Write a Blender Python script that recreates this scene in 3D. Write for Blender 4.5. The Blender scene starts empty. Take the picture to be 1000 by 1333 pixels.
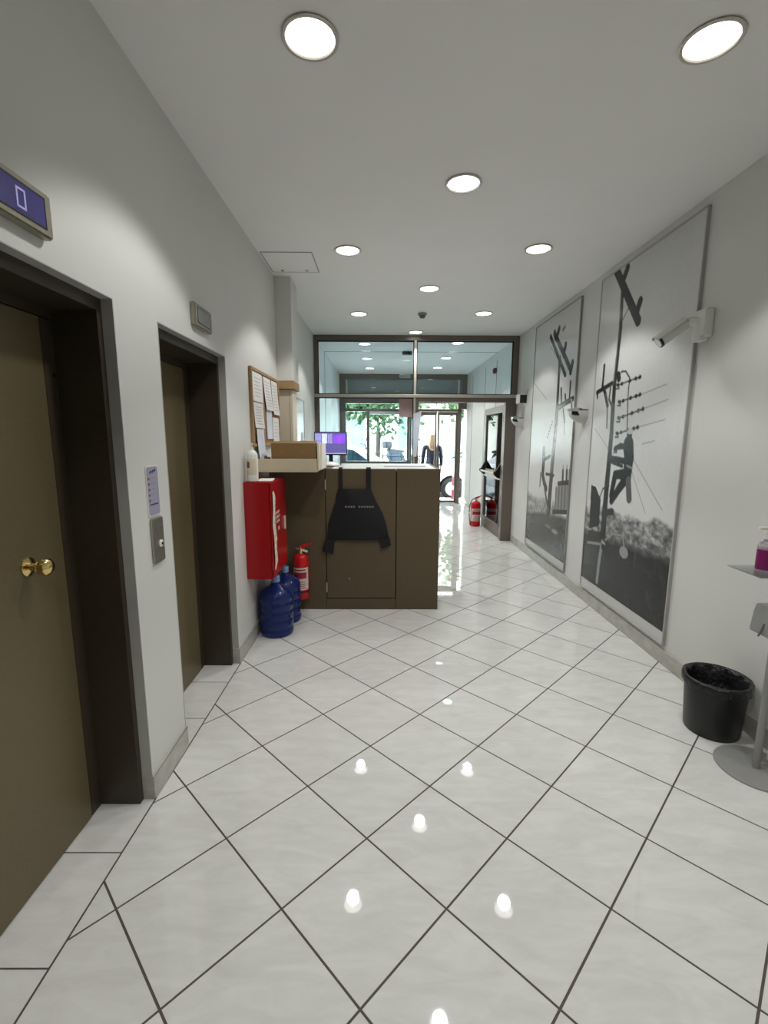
import bpy, bmesh, math, random
import numpy as np
from mathutils import Vector, Matrix
random.seed(7); rng = np.random.default_rng(7)
scene = bpy.context.scene
C = scene.collection

# ------------------------------------------------------------ camera (solved from the floor tile grid, 0.40 m tiles)
F_PX, PITCH, YAW, ROLL, CAM_H = 602.3, 0.1594, 0.0046, 0.0040, 1.596
ct, st, cy_, sy_ = math.cos(PITCH), math.sin(PITCH), math.cos(YAW), math.sin(YAW)
right0 = Vector((cy_, -sy_, 0)); fwd = Vector((sy_*ct, cy_*ct, -st)); up0 = Vector((sy_*st, cy_*st, ct))
right = right0*math.cos(ROLL) + up0*math.sin(ROLL); up = up0*math.cos(ROLL) - right0*math.sin(ROLL)
cam_d = bpy.data.cameras.new('camera'); cam = bpy.data.objects.new('camera', cam_d); C.objects.link(cam)
M = Matrix.Identity(4)
for i in range(3):
    M[i][0] = right[i]; M[i][1] = up[i]; M[i][2] = -fwd[i]
M[2][3] = CAM_H
cam.matrix_world = M
cam_d.sensor_fit = 'VERTICAL'; cam_d.sensor_height = 36.0; cam_d.lens = F_PX/1333*36.0
cam_d.clip_start = 0.02; cam_d.clip_end = 300
scene.camera = cam

# ------------------------------------------------------------ world, exposure
w = bpy.data.worlds.new('overcast_sky'); scene.world = w; w.use_nodes = True
bg = w.node_tree.nodes['Background']; bg.inputs[0].default_value = (0.87, 0.94, 1.0, 1); bg.inputs[1].default_value = 34.0
vs = scene.view_settings
vs.view_transform = 'Standard'; vs.look = 'None'; vs.gamma = 1.0; vs.use_curve_mapping = False; vs.exposure = 0.0
LAMP_W = 37.0            # every downlight
LAMP_COL = (1.0, 0.995, 0.975)

# ------------------------------------------------------------ helpers
def ray(px, py):
    u = (px-500)/F_PX; v = (py-666.5)/F_PX
    return (right*u - up*v + fwd)
def at_x(px, py, X):
    r = ray(px, py); t = X/r.x; return (r.y*t, CAM_H + r.z*t)

def lin(c):
    return tuple(((x/255)/12.92 if x/255 <= 0.04045 else ((x/255+0.055)/1.055)**2.4) for x in c)

def mat(name, col, rough=0.5, metal=0.0, var=0.06, scale=8.0, bump=0.0, bscale=60.0, spec=0.5, coat=0.0,
        trans=0.0, emit=0.0, ior=1.45, stretch=None, bdist=0.002):
    m = bpy.data.materials.new(name); m.use_nodes = True
    nt = m.node_tree; p = nt.nodes['Principled BSDF']
    c = lin(col)
    tc = nt.nodes.new('ShaderNodeTexCoord'); src = tc.outputs['Object']
    if stretch:
        mp = nt.nodes.new('ShaderNodeMapping'); mp.inputs['Scale'].default_value = stretch
        nt.links.new(src, mp.inputs[0]); src = mp.outputs[0]
    nz = nt.nodes.new('ShaderNodeTexNoise'); nz.inputs['Scale'].default_value = scale; nz.inputs['Detail'].default_value = 4
    nt.links.new(src, nz.inputs['Vector'])
    rp = nt.nodes.new('ShaderNodeValToRGB'); nt.links.new(nz.outputs['Fac'], rp.inputs[0])
    rp.color_ramp.elements[0].position = 0.3; rp.color_ramp.elements[1].position = 0.7
    rp.color_ramp.elements[0].color = (*[x*(1-var) for x in c], 1); rp.color_ramp.elements[1].color = (*[min(1, x*(1+var)) for x in c], 1)
    nt.links.new(rp.outputs[0], p.inputs['Base Color'])
    p.inputs['Roughness'].default_value = rough; p.inputs['Metallic'].default_value = metal
    p.inputs['Specular IOR Level'].default_value = spec; p.inputs['IOR'].default_value = ior
    p.inputs['Coat Weight'].default_value = coat; p.inputs['Coat Roughness'].default_value = 0.1
    p.inputs['Transmission Weight'].default_value = trans
    if emit:
        nt.links.new(rp.outputs[0], p.inputs['Emission Color']); p.inputs['Emission Strength'].default_value = emit
    if bump:
        n2 = nt.nodes.new('ShaderNodeTexNoise'); n2.inputs['Scale'].default_value = bscale; n2.inputs['Detail'].default_value = 3
        nt.links.new(src, n2.inputs['Vector'])
        b = nt.nodes.new('ShaderNodeBump'); b.inputs['Strength'].default_value = bump; b.inputs['Distance'].default_value = bdist
        nt.links.new(n2.outputs['Fac'], b.inputs['Height']); nt.links.new(b.outputs[0], p.inputs['Normal'])
    return m

def glass_mat(name, tint=(235, 243, 245), rough=0.01, f=1.0):
    m = bpy.data.materials.new(name); m.use_nodes = True; nt = m.node_tree
    for n in list(nt.nodes): nt.nodes.remove(n)
    out = nt.nodes.new('ShaderNodeOutputMaterial'); mx = nt.nodes.new('ShaderNodeMixShader')
    tr = nt.nodes.new('ShaderNodeBsdfTransparent'); gl = nt.nodes.new('ShaderNodeBsdfGlossy')
    tr.inputs[0].default_value = (*lin(tint), 1); gl.inputs['Roughness'].default_value = rough
    fr = nt.nodes.new('ShaderNodeFresnel'); fr.inputs[0].default_value = 1.45
    mu = nt.nodes.new('ShaderNodeMath'); mu.operation = 'MULTIPLY'; mu.inputs[1].default_value = f; mu.use_clamp = True
    nt.links.new(fr.outputs[0], mu.inputs[0]); nt.links.new(mu.outputs[0], mx.inputs[0])
    nt.links.new(tr.outputs[0], mx.inputs[1]); nt.links.new(gl.outputs[0], mx.inputs[2]); nt.links.new(mx.outputs[0], out.inputs[0])
    return m

class MB:
    def __init__(s): s.v = []; s.f = []
    def add(s, vs_, fs): 
        o = len(s.v); s.v += [tuple(v) for v in vs_]; s.f += [tuple(i+o for i in f) for f in fs]; return s
    def box(s, x0, x1, y0, y1, z0, z1):
        return s.add([(x0,y0,z0),(x1,y0,z0),(x1,y1,z0),(x0,y1,z0),(x0,y0,z1),(x1,y0,z1),(x1,y1,z1),(x0,y1,z1)],
                     [(0,3,2,1),(4,5,6,7),(0,1,5,4),(1,2,6,5),(2,3,7,6),(3,0,4,7)])
    def lathe(s, prof, seg=32, mtx=None, a0=0, a1=2*math.pi):
        full = abs(a1-a0-2*math.pi) < 1e-6; n = seg if full else seg+1
        vs_ = []; fs = []
        for r, z in prof:
            for k in range(n):
                a = a0+(a1-a0)*k/seg; vs_.append((r*math.cos(a), r*math.sin(a), z))
        for i in range(len(prof)-1):
            for k in range(seg):
                k2 = (k+1) % n; fs.append((i*n+k, i*n+k2, (i+1)*n+k2, (i+1)*n+k))
        if full:
            if prof[0][0] > 1e-5: fs.append(tuple(range(n-1, -1, -1)))
            if prof[-1][0] > 1e-5: fs.append(tuple((len(prof)-1)*n+k for k in range(n)))
        if mtx is not None: vs_ = [tuple(mtx @ Vector(v)) for v in vs_]
        return s.add(vs_, fs)
    def cyl(s, p0, p1, r0, r1=None, seg=20):
        r1 = r0 if r1 is None else r1
        p0, p1 = Vector(p0), Vector(p1); d = p1-p0
        m = Matrix.Translation(p0) @ d.to_track_quat('Z', 'Y').to_matrix().to_4x4()
        return s.lathe([(r0, 0), (r1, d.length)], seg, m)
    def tube(s, pts, r, seg=8):
        pts = [Vector(p) for p in pts]; vs_ = []; fs = []
        rr = r if isinstance(r, (list, tuple)) else [r]*len(pts)
        for i, p in enumerate(pts):
            d = (pts[min(i+1, len(pts)-1)]-pts[max(i-1, 0)]).normalized()
            q = d.to_track_quat('Z', 'Y')
            for k in range(seg):
                a = 2*math.pi*k/seg; vs_.append(p + q @ Vector((rr[i]*math.cos(a), rr[i]*math.sin(a), 0)))
        for i in range(len(pts)-1):
            for k in range(seg):
                k2 = (k+1) % seg; fs.append((i*seg+k, i*seg+k2, (i+1)*seg+k2, (i+1)*seg+k))
        fs.append(tuple(range(seg-1, -1, -1))); fs.append(tuple((len(pts)-1)*seg+k for k in range(seg)))
        return s.add(vs_, fs)
    def prism(s, poly, axis, a, b):
        # poly: 2-D points; axis 'x','y','z' is the extrusion axis
        def P(u, v, t): return {'x': (t, u, v), 'y': (u, t, v), 'z': (u, v, t)}[axis]
        n = len(poly); vs_ = [P(u, v, a) for u, v in poly]+[P(u, v, b) for u, v in poly]
        fs = [tuple(range(n-1, -1, -1)), tuple(range(n, 2*n))]+[(i, (i+1) % n, n+(i+1) % n, n+i) for i in range(n)]
        return s.add(vs_, fs)
    def mesh(s, name, m, bevel=0, seg=2, smooth=False, ang=35):
        me = bpy.data.meshes.new(name); me.from_pydata(s.v, [], s.f)
        bm = bmesh.new(); bm.from_mesh(me)
        bmesh.ops.remove_doubles(bm, verts=bm.verts, dist=1e-6)
        bmesh.ops.recalc_face_normals(bm, faces=bm.faces)
        if bevel:
            es = [e for e in bm.edges if len(e.link_faces) == 2 and e.calc_face_angle(0) > 0.6]
            bmesh.ops.bevel(bm, geom=es, offset=bevel, segments=seg, affect='EDGES', clamp_overlap=True)
        bm.to_mesh(me); bm.free()
        if m: me.materials.append(m)
        if smooth or bevel:
            me.shade_smooth(); me.set_sharp_from_angle(angle=math.radians(ang))
        return me
    def build(s, name, m, parent=None, loc=None, **k):
        o = bpy.data.objects.new(name, s.mesh(name, m, **k)); C.objects.link(o)
        if parent: o.parent = parent
        if loc: o.location = loc
        return o

def box(name, m, b, parent=None, bevel=0, loc=None, **k):
    return MB().box(*b).build(name, m, parent, loc, bevel=bevel, **k)
def tag(o, label, cat, group=None, kind=None):
    o['label'] = label; o['category'] = cat
    if group: o['group'] = group
    if kind: o['kind'] = kind
    return o
def struct(o, label, cat): return tag(o, label, cat, kind='structure')
def thing(name, label, cat, loc=(0, 0, 0), rz=0, group=None, kind=None):
    o = bpy.data.objects.new(name, None); C.objects.link(o); o.empty_display_size = 0.1
    o.location = loc; o.rotation_euler = (0, 0, rz)
    return tag(o, label, cat, group, kind)
def copy_tree(o, parent=None):
    c = o.copy(); C.objects.link(c); c.parent = parent
    if o.type == 'LIGHT': pass
    for ch in o.children: copy_tree(ch, c)
    return c

# ------------------------------------------------------------ materials
m_wall = mat('wall_paint', (210, 210, 205), 0.55, var=0.015, scale=2, bump=0.05, bscale=180)
m_ceil = mat('ceiling_paint', (236, 235, 232), 0.8, var=0.012, scale=3, bump=0.04, bscale=120)
m_grout = mat('grout', (84, 76, 68), 0.8, var=0.1, scale=20)
m_marble = mat('skirting_marble', (176, 173, 165), 0.25, var=0.13, scale=9, stretch=(1, 1, 2))
m_reveal = mat('grey_reveal', (176, 175, 169), 0.6, var=0.05, scale=12)
m_jamb = mat('dark_brown_metal', (58, 51, 39), 0.42, var=0.05, scale=30)
m_door = mat('bronze_brown_metal', (104, 93, 68), 0.38, metal=0.15, var=0.06, scale=120, bump=0.04, bscale=400)
m_brown = mat('brown_counter_laminate', (92, 79, 58), 0.5, var=0.05, scale=40, bump=0.05, bscale=300)
m_frame = mat('bronze_aluminium', (112, 104, 96), 0.4, metal=0.35, var=0.04, scale=20)
m_rail = mat('pale_aluminium', (196, 190, 180), 0.35, metal=0.3, var=0.04, scale=20)
m_steel = mat('brushed_steel', (168, 165, 155), 0.32, metal=0.8, var=0.08, scale=60, stretch=(1, 12, 1))
m_bezel = mat('nickel_bezel', (150, 146, 130), 0.35, metal=0.6, var=0.06, scale=40)
m_chrome = mat('chrome', (205, 205, 205), 0.12, metal=1.0, var=0.02)
m_brass = mat('polished_brass', (226, 200, 136), 0.16, metal=1.0, var=0.05)
m_black = mat('black_plastic', (24, 24, 26), 0.4, var=0.1, scale=30)
m_blackcloth = mat('black_nylon', (20, 20, 23), 0.75, var=0.15, scale=60, bump=0.3, bscale=300)
m_white = mat('white_plastic', (226, 226, 220), 0.35, var=0.02)
m_cream = mat('cream_painted_wood', (198, 186, 160), 0.5, var=0.04, scale=10, stretch=(1, 6, 6))
m_pale = mat('beige_laminate', (208, 196, 176), 0.55, var=0.03, scale=6)
m_wood = mat('light_wood', (164, 134, 96), 0.55, var=0.14, scale=14, stretch=(1, 8, 8))
m_cork = mat('cork', (164, 124, 86), 0.9, var=0.22, scale=90, bump=0.3, bscale=200)
m_card = mat('cardboard', (132, 104, 66), 0.8, var=0.07, scale=18, stretch=(1, 1, 5))
m_paper = mat('white_paper', (232, 230, 226), 0.8, var=0.03, scale=12)
m_paper2 = mat('cool_white_paper', (222, 226, 236), 0.8, var=0.04, scale=12)
m_oldpaper = mat('cream_paper', (214, 204, 182), 0.8, var=0.08, scale=20)
m_pink = mat('pinkish_paper', (176, 150, 146), 0.8, var=0.08, scale=10)
m_ink = mat('grey_ink', (158, 154, 158), 0.8, var=0.1)
m_inkdk = mat('dark_blue_ink', (62, 62, 110), 0.7, var=0.1)
m_inkrd = mat('brown_red_ink', (134, 70, 72), 0.7, var=0.1)
m_lav = mat('lavender_plate', (158, 156, 178), 0.4, var=0.03)
m_red = mat('red_enamel', (158, 14, 22), 0.3, var=0.05, scale=6)
m_redext = mat('red_cylinder_enamel', (196, 22, 26), 0.25, var=0.05)
m_whiteprint = mat('white_print', (214, 198, 194), 0.5, var=0.06, scale=40)
m_redprint = mat('red_print', (150, 40, 44), 0.5, var=0.06, scale=40)
m_cap = mat('pale_blue_cap', (122, 150, 196), 0.4, var=0.04)
m_rubber = mat('black_rubber', (28, 28, 28), 0.6, var=0.08)
m_binp = mat('black_bin_plastic', (20, 20, 20), 0.38, var=0.12, scale=12)
m_liner = mat('black_bag_film', (26, 26, 28), 0.22, var=0.2, scale=30, bump=0.8, bscale=45, bdist=0.01)
m_grey = mat('grey_powder_coat', (140, 140, 138), 0.45, var=0.03, scale=30)
m_greydk = mat('dark_grey_metal', (96, 96, 92), 0.5, var=0.05)
m_hatch = mat('hatch_board', (202, 201, 194), 0.8, var=0.03, scale=10)
m_board = mat('grey_white_board', (196, 196, 192), 0.4, var=0.02)
m_strip = mat('frame_strip_grey', (168, 167, 163), 0.4, var=0.04)
m_gap = mat('shadow_gap', (60, 58, 54), 0.9)
m_glass = glass_mat('clear_pane', (241, 251, 255), f=1.0)
m_oglass = glass_mat('facade_pane', (248, 253, 253), f=0.9)
m_smoke = mat('dark_tinted_pane', (128, 138, 138), 0.06, var=0.04, spec=0.6)
m_screenpane = glass_mat('clear_acrylic', (244, 247, 247), f=0.8)
m_opal = mat('opal_cover', (205, 205, 200), 0.25, var=0.03, coat=0.3)
m_purple = mat('purple_label', (122, 22, 92), 0.4, var=0.1, scale=30)
m_gel = mat('clear_gel', (226, 214, 226), 0.08, var=0.02, trans=0.7)
m_green = mat('pale_green_print', (196, 204, 140), 0.6, var=0.1, scale=14)

def water_mat():
    m = mat('blue_water_plastic', (38, 58, 132), 0.07, var=0.15, scale=6, trans=0.5, ior=1.25, coat=0.4)
    return m
m_water = water_mat()

def lens_mat():
    m = bpy.data.materials.new('lamp_lens'); m.use_nodes = True; nt = m.node_tree; p = nt.nodes['Principled BSDF']
    p.inputs['Base Color'].default_value = (0.9, 0.9, 0.9, 1); p.inputs['Emission Color'].default_value = (1, 0.985, 0.96, 1)
    nz = nt.nodes.new('ShaderNodeTexNoise'); nz.inputs['Scale'].default_value = 30
    mr = nt.nodes.new('ShaderNodeMapRange'); mr.inputs[3].default_value = 6; mr.inputs[4].default_value = 7
    nt.links.new(nz.outputs['Fac'], mr.inputs[0]); nt.links.new(mr.outputs[0], p.inputs['Emission Strength'])
    return m
m_lens = lens_mat()

def tile_mat():
    m = bpy.data.materials.new('glazed_marble_tile'); m.use_nodes = True; nt = m.node_tree; p = nt.nodes['Principled BSDF']
    ge = nt.nodes.new('ShaderNodeNewGeometry'); oi = nt.nodes.new('ShaderNodeObjectInfo')
    sc = nt.nodes.new('ShaderNodeVectorMath'); sc.operation = 'SCALE'; sc.inputs[3].default_value = 37.0
    cmb = nt.nodes.new('ShaderNodeCombineXYZ'); nt.links.new(oi.outputs['Random'], cmb.inputs[0]); nt.links.new(oi.outputs['Random'], cmb.inputs[2])
    nt.links.new(cmb.outputs[0], sc.inputs[0])
    ad = nt.nodes.new('ShaderNodeVectorMath'); nt.links.new(ge.outputs['Position'], ad.inputs[0]); nt.links.new(sc.outputs[0], ad.inputs[1])
    mp = nt.nodes.new('ShaderNodeMapping'); mp.inputs['Rotation'].default_value = (0, 0, 0.75); mp.inputs['Scale'].default_value = (1.0, 3.2, 1.0)
    nt.links.new(ad.outputs[0], mp.inputs[0])
    nz = nt.nodes.new('ShaderNodeTexNoise'); nz.inputs['Scale'].default_value = 5; nz.inputs['Detail'].default_value = 7; nz.inputs['Roughness'].default_value = 0.62; nz.inputs['Distortion'].default_value = 0.7
    nt.links.new(mp.outputs[0], nz.inputs['Vector'])
    rp = nt.nodes.new('ShaderNodeValToRGB'); e = rp.color_ramp.elements
    e[0].position = 0.28; e[0].color = (*lin((203, 202, 197)), 1); e[1].position = 0.66; e[1].color = (*lin((216, 216, 212)), 1)
    nt.links.new(nz.outputs['Fac'], rp.inputs[0])
    hs = nt.nodes.new('ShaderNodeHueSaturation'); mr = nt.nodes.new('ShaderNodeMapRange'); mr.inputs[3].default_value = 0.98; mr.inputs[4].default_value = 1.02
    nt.links.new(oi.outputs['Random'], mr.inputs[0]); nt.links.new(mr.outputs[0], hs.inputs['Value']); nt.links.new(rp.outputs[0], hs.inputs['Color'])
    nt.links.new(hs.outputs[0], p.inputs['Base Color'])
    p.inputs['Roughness'].default_value = 0.022; p.inputs['Specular IOR Level'].default_value = 0.5
    n2 = nt.nodes.new('ShaderNodeTexNoise'); n2.inputs['Scale'].default_value = 40
    b = nt.nodes.new('ShaderNodeBump'); b.inputs['Strength'].default_value = 0.01; b.inputs['Distance'].default_value = 0.0005
    nt.links.new(ge.outputs['Position'], n2.inputs['Vector']); nt.links.new(n2.outputs['Fac'], b.inputs['Height']); nt.links.new(b.outputs[0], p.inputs['Normal'])
    return m
m_tile = tile_mat()

# ============================================================ STRUCTURE
XL, XR, ZC, YB, YP, YF = -1.015, 2.02, 3.08, -3.2, 7.10, 11.30
# ---- floor with individual diagonal tiles
floor = struct(box('floor', m_grout, (-1.30, 2.25, YB-0.2, YF+0.1, -0.20, -0.0018)), 'floor of glossy off-white marble tiles laid diagonally with dark joints', 'floor')
D = 0.4*math.sqrt(2); X0, Y0 = -0.0567, 1.0679; GAP = 0.0075
def clip(poly, axis, val, keep_less):
    out = []
    for i in range(len(poly)):
        a, b = poly[i], poly[(i+1) % len(poly)]
        ia = (a[axis] <= val) == keep_less; ib = (b[axis] <= val) == keep_less
        if ia: out.append(a)
        if ia != ib:
            t = (val-a[axis])/(b[axis]-a[axis]); out.append((a[0]+(b[0]-a[0])*t, a[1]+(b[1]-a[1])*t))
    return out
def area(p): return 0.5*abs(sum(p[i][0]*p[(i+1) % len(p)][1]-p[(i+1) % len(p)][0]*p[i][1] for i in range(len(p))))
h = D/2 - GAP/math.sqrt(2)
full_tile = None
def add_tile(poly, cx, cyy, shared=None):
    if shared: o = bpy.data.objects.new('tile', shared)
    else:
        o = bpy.data.objects.new('tile', MB().prism([(x-cx, y-cyy) for x, y in poly], 'z', -0.012, 0.0).mesh('tile', m_tile))
    C.objects.link(o); o.location = (cx, cyy, 0); o.parent = floor
    return o
XB = -1.0065
for iy in range(-4, 42):
    for ix in range(-3, 6):
        # tile centres sit between lattice crossings
        cx = X0 + (ix + (0.5 if iy % 2 == 0 else 0.0))*D; cyy = Y0 + iy*D/2
        if cyy < 0.05 or cyy > YF+0.3: continue
        sq = [(cx+h, cyy), (cx, cyy+h), (cx-h, cyy), (cx, cyy-h)]
        p = clip(clip(clip(sq, 0, XB+GAP/2, False), 0, XR-0.012, True) if True else sq, 1, YF, True)
        if len(p) < 3 or area(p) < 0.0012: continue
        if area(p) > 0.999*area(sq):
            if full_tile is None: full_tile = MB().prism([(h, 0), (0, h), (-h, 0), (0, -h)], 'z', -0.012, 0.0).mesh('tile', m_tile)
            add_tile(None, cx, cyy, full_tile)
        else: add_tile(p, cx, cyy)
# threshold tiles inside the lift recesses
for ys in ([0.93, 1.171, 1.569, 1.85], [2.19, 2.44, 2.838, 3.10]):
    for a, b in zip(ys, ys[1:]):
        g = 0.003
        add_tile([(-1.26, a+g), (XB-0.004, a+g), (XB-0.004, b-g), (-1.26, b-g)], -1.1, (a+b)/2)

# ---- left wall with two lift openings
E1, E2, ZT = (0.93, 1.845), (2.195, 3.10), 2.108
wl = MB()
for a, b, z in ((YB, E1[0], 0), (E1[0], E1[1], ZT), (E1[1], E2[0], 0), (E2[0], E2[1], ZT), (E2[1], YP, 0)):
    wl.box(-1.36, XL, a, b, z, ZC+0.05)
wl.box(-1.42, -1.36, YB, YP, -0.1, ZC+0.05)
wall_left = struct(wl.build('wall_left', m_wall), 'off-white painted wall with two lift openings', 'wall')
# grey reveals lining the openings
for a, b in (E1, E2):
    q = MB()
    q.box(-1.060, XL+0.0015, b-0.004, b, 0.112, ZT); q.box(-1.060, XL+0.0015, a, a+0.004, 0.112, ZT); q.box(-1.060, XL+0.0015, a, b, ZT-0.004, ZT)
    q.build('reveal', m_reveal, wall_left)
# ---- right wall, back wall, ceiling
wall_right = struct(box('wall_right', m_wall, (XR, XR+0.2, YB, YF+0.1, -0.1, ZC+0.05)), 'off-white painted wall carrying two tall black and white panels', 'wall')
struct(box('wall_back', m_wall, (-1.36, XR+0.2, YB-0.2, YB, -0.1, ZC+0.05)), 'plain off-white wall closing the lobby behind the viewer', 'wall')
ceiling = MB()
ceiling.box(-1.36, XR+0.2, YB-0.2, YF+0.1, ZC, ZC+0.2)
ceiling = struct(ceiling.build('ceiling', m_ceil), 'flat off-white plaster ceiling', 'ceiling')
# vestibule left wall is a bit further on
wall_vest = struct(box('wall_vestibule', mat('vestibule_panel', (240, 242, 242), 0.35, var=0.015, scale=3), (-1.36, XL, YP, YF+0.1, -0.1, ZC+0.05)), 'white wall of the entrance vestibule behind the glass partition', 'wall')
# joints on ceiling / walls of the vestibule
box('ceiling_joint', m_gap, (XL, XR, 8.43, 8.445, ZC-0.003, ZC), ceiling)
box('wall_joint', m_gap, (XL, XL+0.003, 8.43, 8.445, 0.1, ZC-0.003), wall_vest)
for yj in (8.44, 9.32, 10.6):
    box('wall_joint', m_gap, (XR-0.003, XR, yj, yj+0.012, 0.1, 2.95), wall_right)
# ---- baseboards
bl = MB()
for a, b in ((YB, E1[0]), (E1[1], E2[0]), (E2[1], 4.15)):
    bl.box(XL, XL+0.010, a, b, 0, 0.112)
for a, b in ((E1[1]-0.006, E1[1]), (E2[1]-0.006, E2[1]), (E1[0], E1[0]+0.006), (E2[0], E2[0]+0.006)):
    bl.box(-1.060, XL+0.010, a, b, 0, 0.112)
struct(bl.build('baseboard_left', m_marble, bevel=0.002, seg=1), 'low grey marble skirting along the lift wall', 'baseboard')
struct(MB().box(XR-0.012, XR, YB, YP-0.02, 0, 0.108).build('baseboard_right', m_marble, bevel=0.002, seg=1), 'low grey marble skirting below the tall panels', 'baseboard')
struct(MB().box(XR-0.012, XR, YP+0.14, YF, 0, 0.10).box(XL, XL+0.01, YP+0.14, YF, 0, 0.1).build('baseboard_vestibule', m_marble), 'low marble skirting in the entrance vestibule', 'baseboard')

# ---- lift doors
def lift(n, a, b, xd, label):
    d = thing('door_%d' % n, label, 'lift door', (xd, (a+b)/2, 0), kind='structure')
    hw = (b-a)/2; xo = -1.058-xd
    for s in (-1, 1):
        MB().box(-0.02, xo, min(s*hw, s*(hw-0.035)), max(s*hw, s*(hw-0.035)), 0, ZT-0.002).build('jamb', m_jamb, d)
    MB().box(-0.02, xo, -hw+0.035, hw-0.035, ZT-0.05, ZT-0.004).build('door_head', m_jamb, d)
    MB().box(-0.02, 0.0, -hw+0.035, hw-0.035, 2.022, ZT-0.05).build('head_panel', m_jamb, d)
    leaf = MB().box(-0.045, 0.004, -hw+0.040, hw-0.105, 0.004, 2.018).build('door_leaf', m_door, d, bevel=0.003, seg=1)
    MB().box(-0.02, 0.001, hw-0.101, hw-0.036, 0.004, 2.018).build('stile', m_jamb, d)
    return d, leaf, hw
d1, leaf1, hw1 = lift(1, *E1, -1.228, 'brown metal lift door with a round brass knob')
kn = Vector((0.004, 1.555-(E1[0]+E1[1])/2, 1.150))
MXk = Matrix.Translation(kn) @ Matrix.Rotation(math.pi/2, 4, 'Y')
MB().lathe([(0.0, 0), (0.033, 0), (0.033, 0.004), (0.022, 0.009), (0.014, 0.012), (0.012, 0.03), (0.017, 0.036), (0.027, 0.045), (0.031, 0.058), (0.029, 0.070), (0.02, 0.079), (0.0, 0.083)], 28, MXk).build('knob', m_brass, leaf1, smooth=True)
MB().lathe([(0, 0), (0.008, 0), (0.008, 0.004), (0, 0.005)], 12, Matrix.Translation((0.001, 1.795-(E1[0]+E1[1])/2, 1.82)) @ Matrix.Rotation(math.pi/2, 4, 'Y')).build('lock_hole', m_black, d1)
d2, leaf2, hw2 = lift(2, *E2, -1.250, 'plain brown metal lift door between white piers')

# ============================================================ GLASS PARTITION (window_1)
part = thing('window_1', 'bronze aluminium glazed partition with upper lights and a doorway', 'glass partition', (0, YP, 0), kind='structure')
FD = 0.10
ZR = 2.215
def bar(name, m, x0, x1, z0, z1, parent, y0=0.0, y1=FD, bevel=0.003): return MB().box(x0, x1, y0, y1, z0, z1).build(name, m, parent, bevel=bevel, seg=1)
bar('jamb', m_frame, XL, XL+0.055, 0, ZC, part)
bar('jamb', m_frame, 1.855, XR-0.002, 0, ZR-0.02, part)
bar('jamb', m_frame, 1.94, XR-0.002, ZR+0.02, ZC, part)
bar('head_rail', m_frame, XL+0.055, 1.94, ZC-0.075, ZC, part)
bar('transom_rail', m_rail, XL+0.0, XR-0.002, ZR-0.025, ZR+0.022, part, -0.006, FD)
bar('mullion', m_rail, 0.470, 0.508, ZR+0.022, ZC-0.075, part)
bar('mullion', m_rail, 0.470, 0.500, 0, ZR-0.025, part)
bar('doorway_head', m_frame, 0.548, 1.855, 2.125, ZR-0.025, part)
bar('doorway_jamb', m_frame, 0.500, 0.548, 0, ZR-0.025, part)
bar('bottom_rail', m_frame, XL+0.055, 0.470, 0, 0.10, part)
bar('middle_rail', m_frame, XL+0.055, 0.470, 0.98, 1.03, part)
for x0, x1, z0, z1 in ((XL+0.055, 0.470, ZR+0.022, ZC-0.075), (0.508, 1.94, ZR+0.022, ZC-0.075), (XL+0.055, 0.470, 1.03, ZR-0.025), (XL+0.055, 0.470, 0.10, 0.98)):
    MB().box(x0, x1, 0.047, 0.053, z0, z1).build('glass_pane', m_glass, part)
    q = MB(); t = 0.012
    q.box(x0, x0+t, 0.035, 0.065, z0, z1); q.box(x1-t, x1, 0.035, 0.065, z0, z1); q.box(x0+t, x1-t, 0.035, 0.065, z1-t, z1); q.box(x0+t, x1-t, 0.035, 0.065, z0, z0+t)
    q.build('gasket', m_rubber, part)

# ---- open door leaf (door_3), swung back into the vestibule
LH = (1.905, 7.245); LE = (1.862, 8.47)
ang = math.atan2(LE[1]-LH[1], LE[0]-LH[0])
dl = thing('door_3', 'bronze framed glass door leaf standing open with a push bar', 'door', (LH[0], LH[1], 0), ang, kind='structure')
LW = 1.20
def lb(name, m, x0, x1, y0, y1, z0, z1, bevel=0.003, parent=None): return MB().box(x0, x1, y0, y1, z0, z1).build(name, m, parent or dl, bevel=bevel, seg=1)
lb('stile', m_frame, 0, 0.11, -0.025, 0.025, 0.01, 2.10); lb('stile', m_frame, LW-0.11, LW, -0.025, 0.025, 0.01, 2.10)
lb('rail', m_frame, 0.11, LW-0.11, -0.025, 0.025, 0.01, 0.20); lb('rail', m_frame, 0.11, LW-0.11, -0.025, 0.025, 1.99, 2.10)
mid = lb('middle_rail', m_rail, 0.11, LW-0.11, -0.025, 0.025, 0.93, 1.06)
for z0, z1 in ((0.20, 0.93), (1.06, 1.99)):
    lb('glass_pane', m_glass, 0.11, LW-0.11, -0.003, 0.003, z0, z1, 0)
pb = MB().cyl((0.13, 0.10, 1.03), (LW-0.13, 0.10, 1.03), 0.016).build('push_bar', m_rail, dl, smooth=True)
for x in (0.11, LW-0.17):
    MB().prism([(0.02, 0.96), (0.05, 0.96), (0.125, 1.02), (0.125, 1.06), (0.095, 1.07), (0.02, 1.20)], 'x', x, x+0.05).build('bar_arm', m_black, dl, bevel=0.006)
for z in (0.25, 1.1, 1.9):
    MB().cyl((0.0, 0.03, z-0.05), (0.0, 0.03, z+0.05), 0.014, seg=12).build('hinge', m_black, dl)

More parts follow.
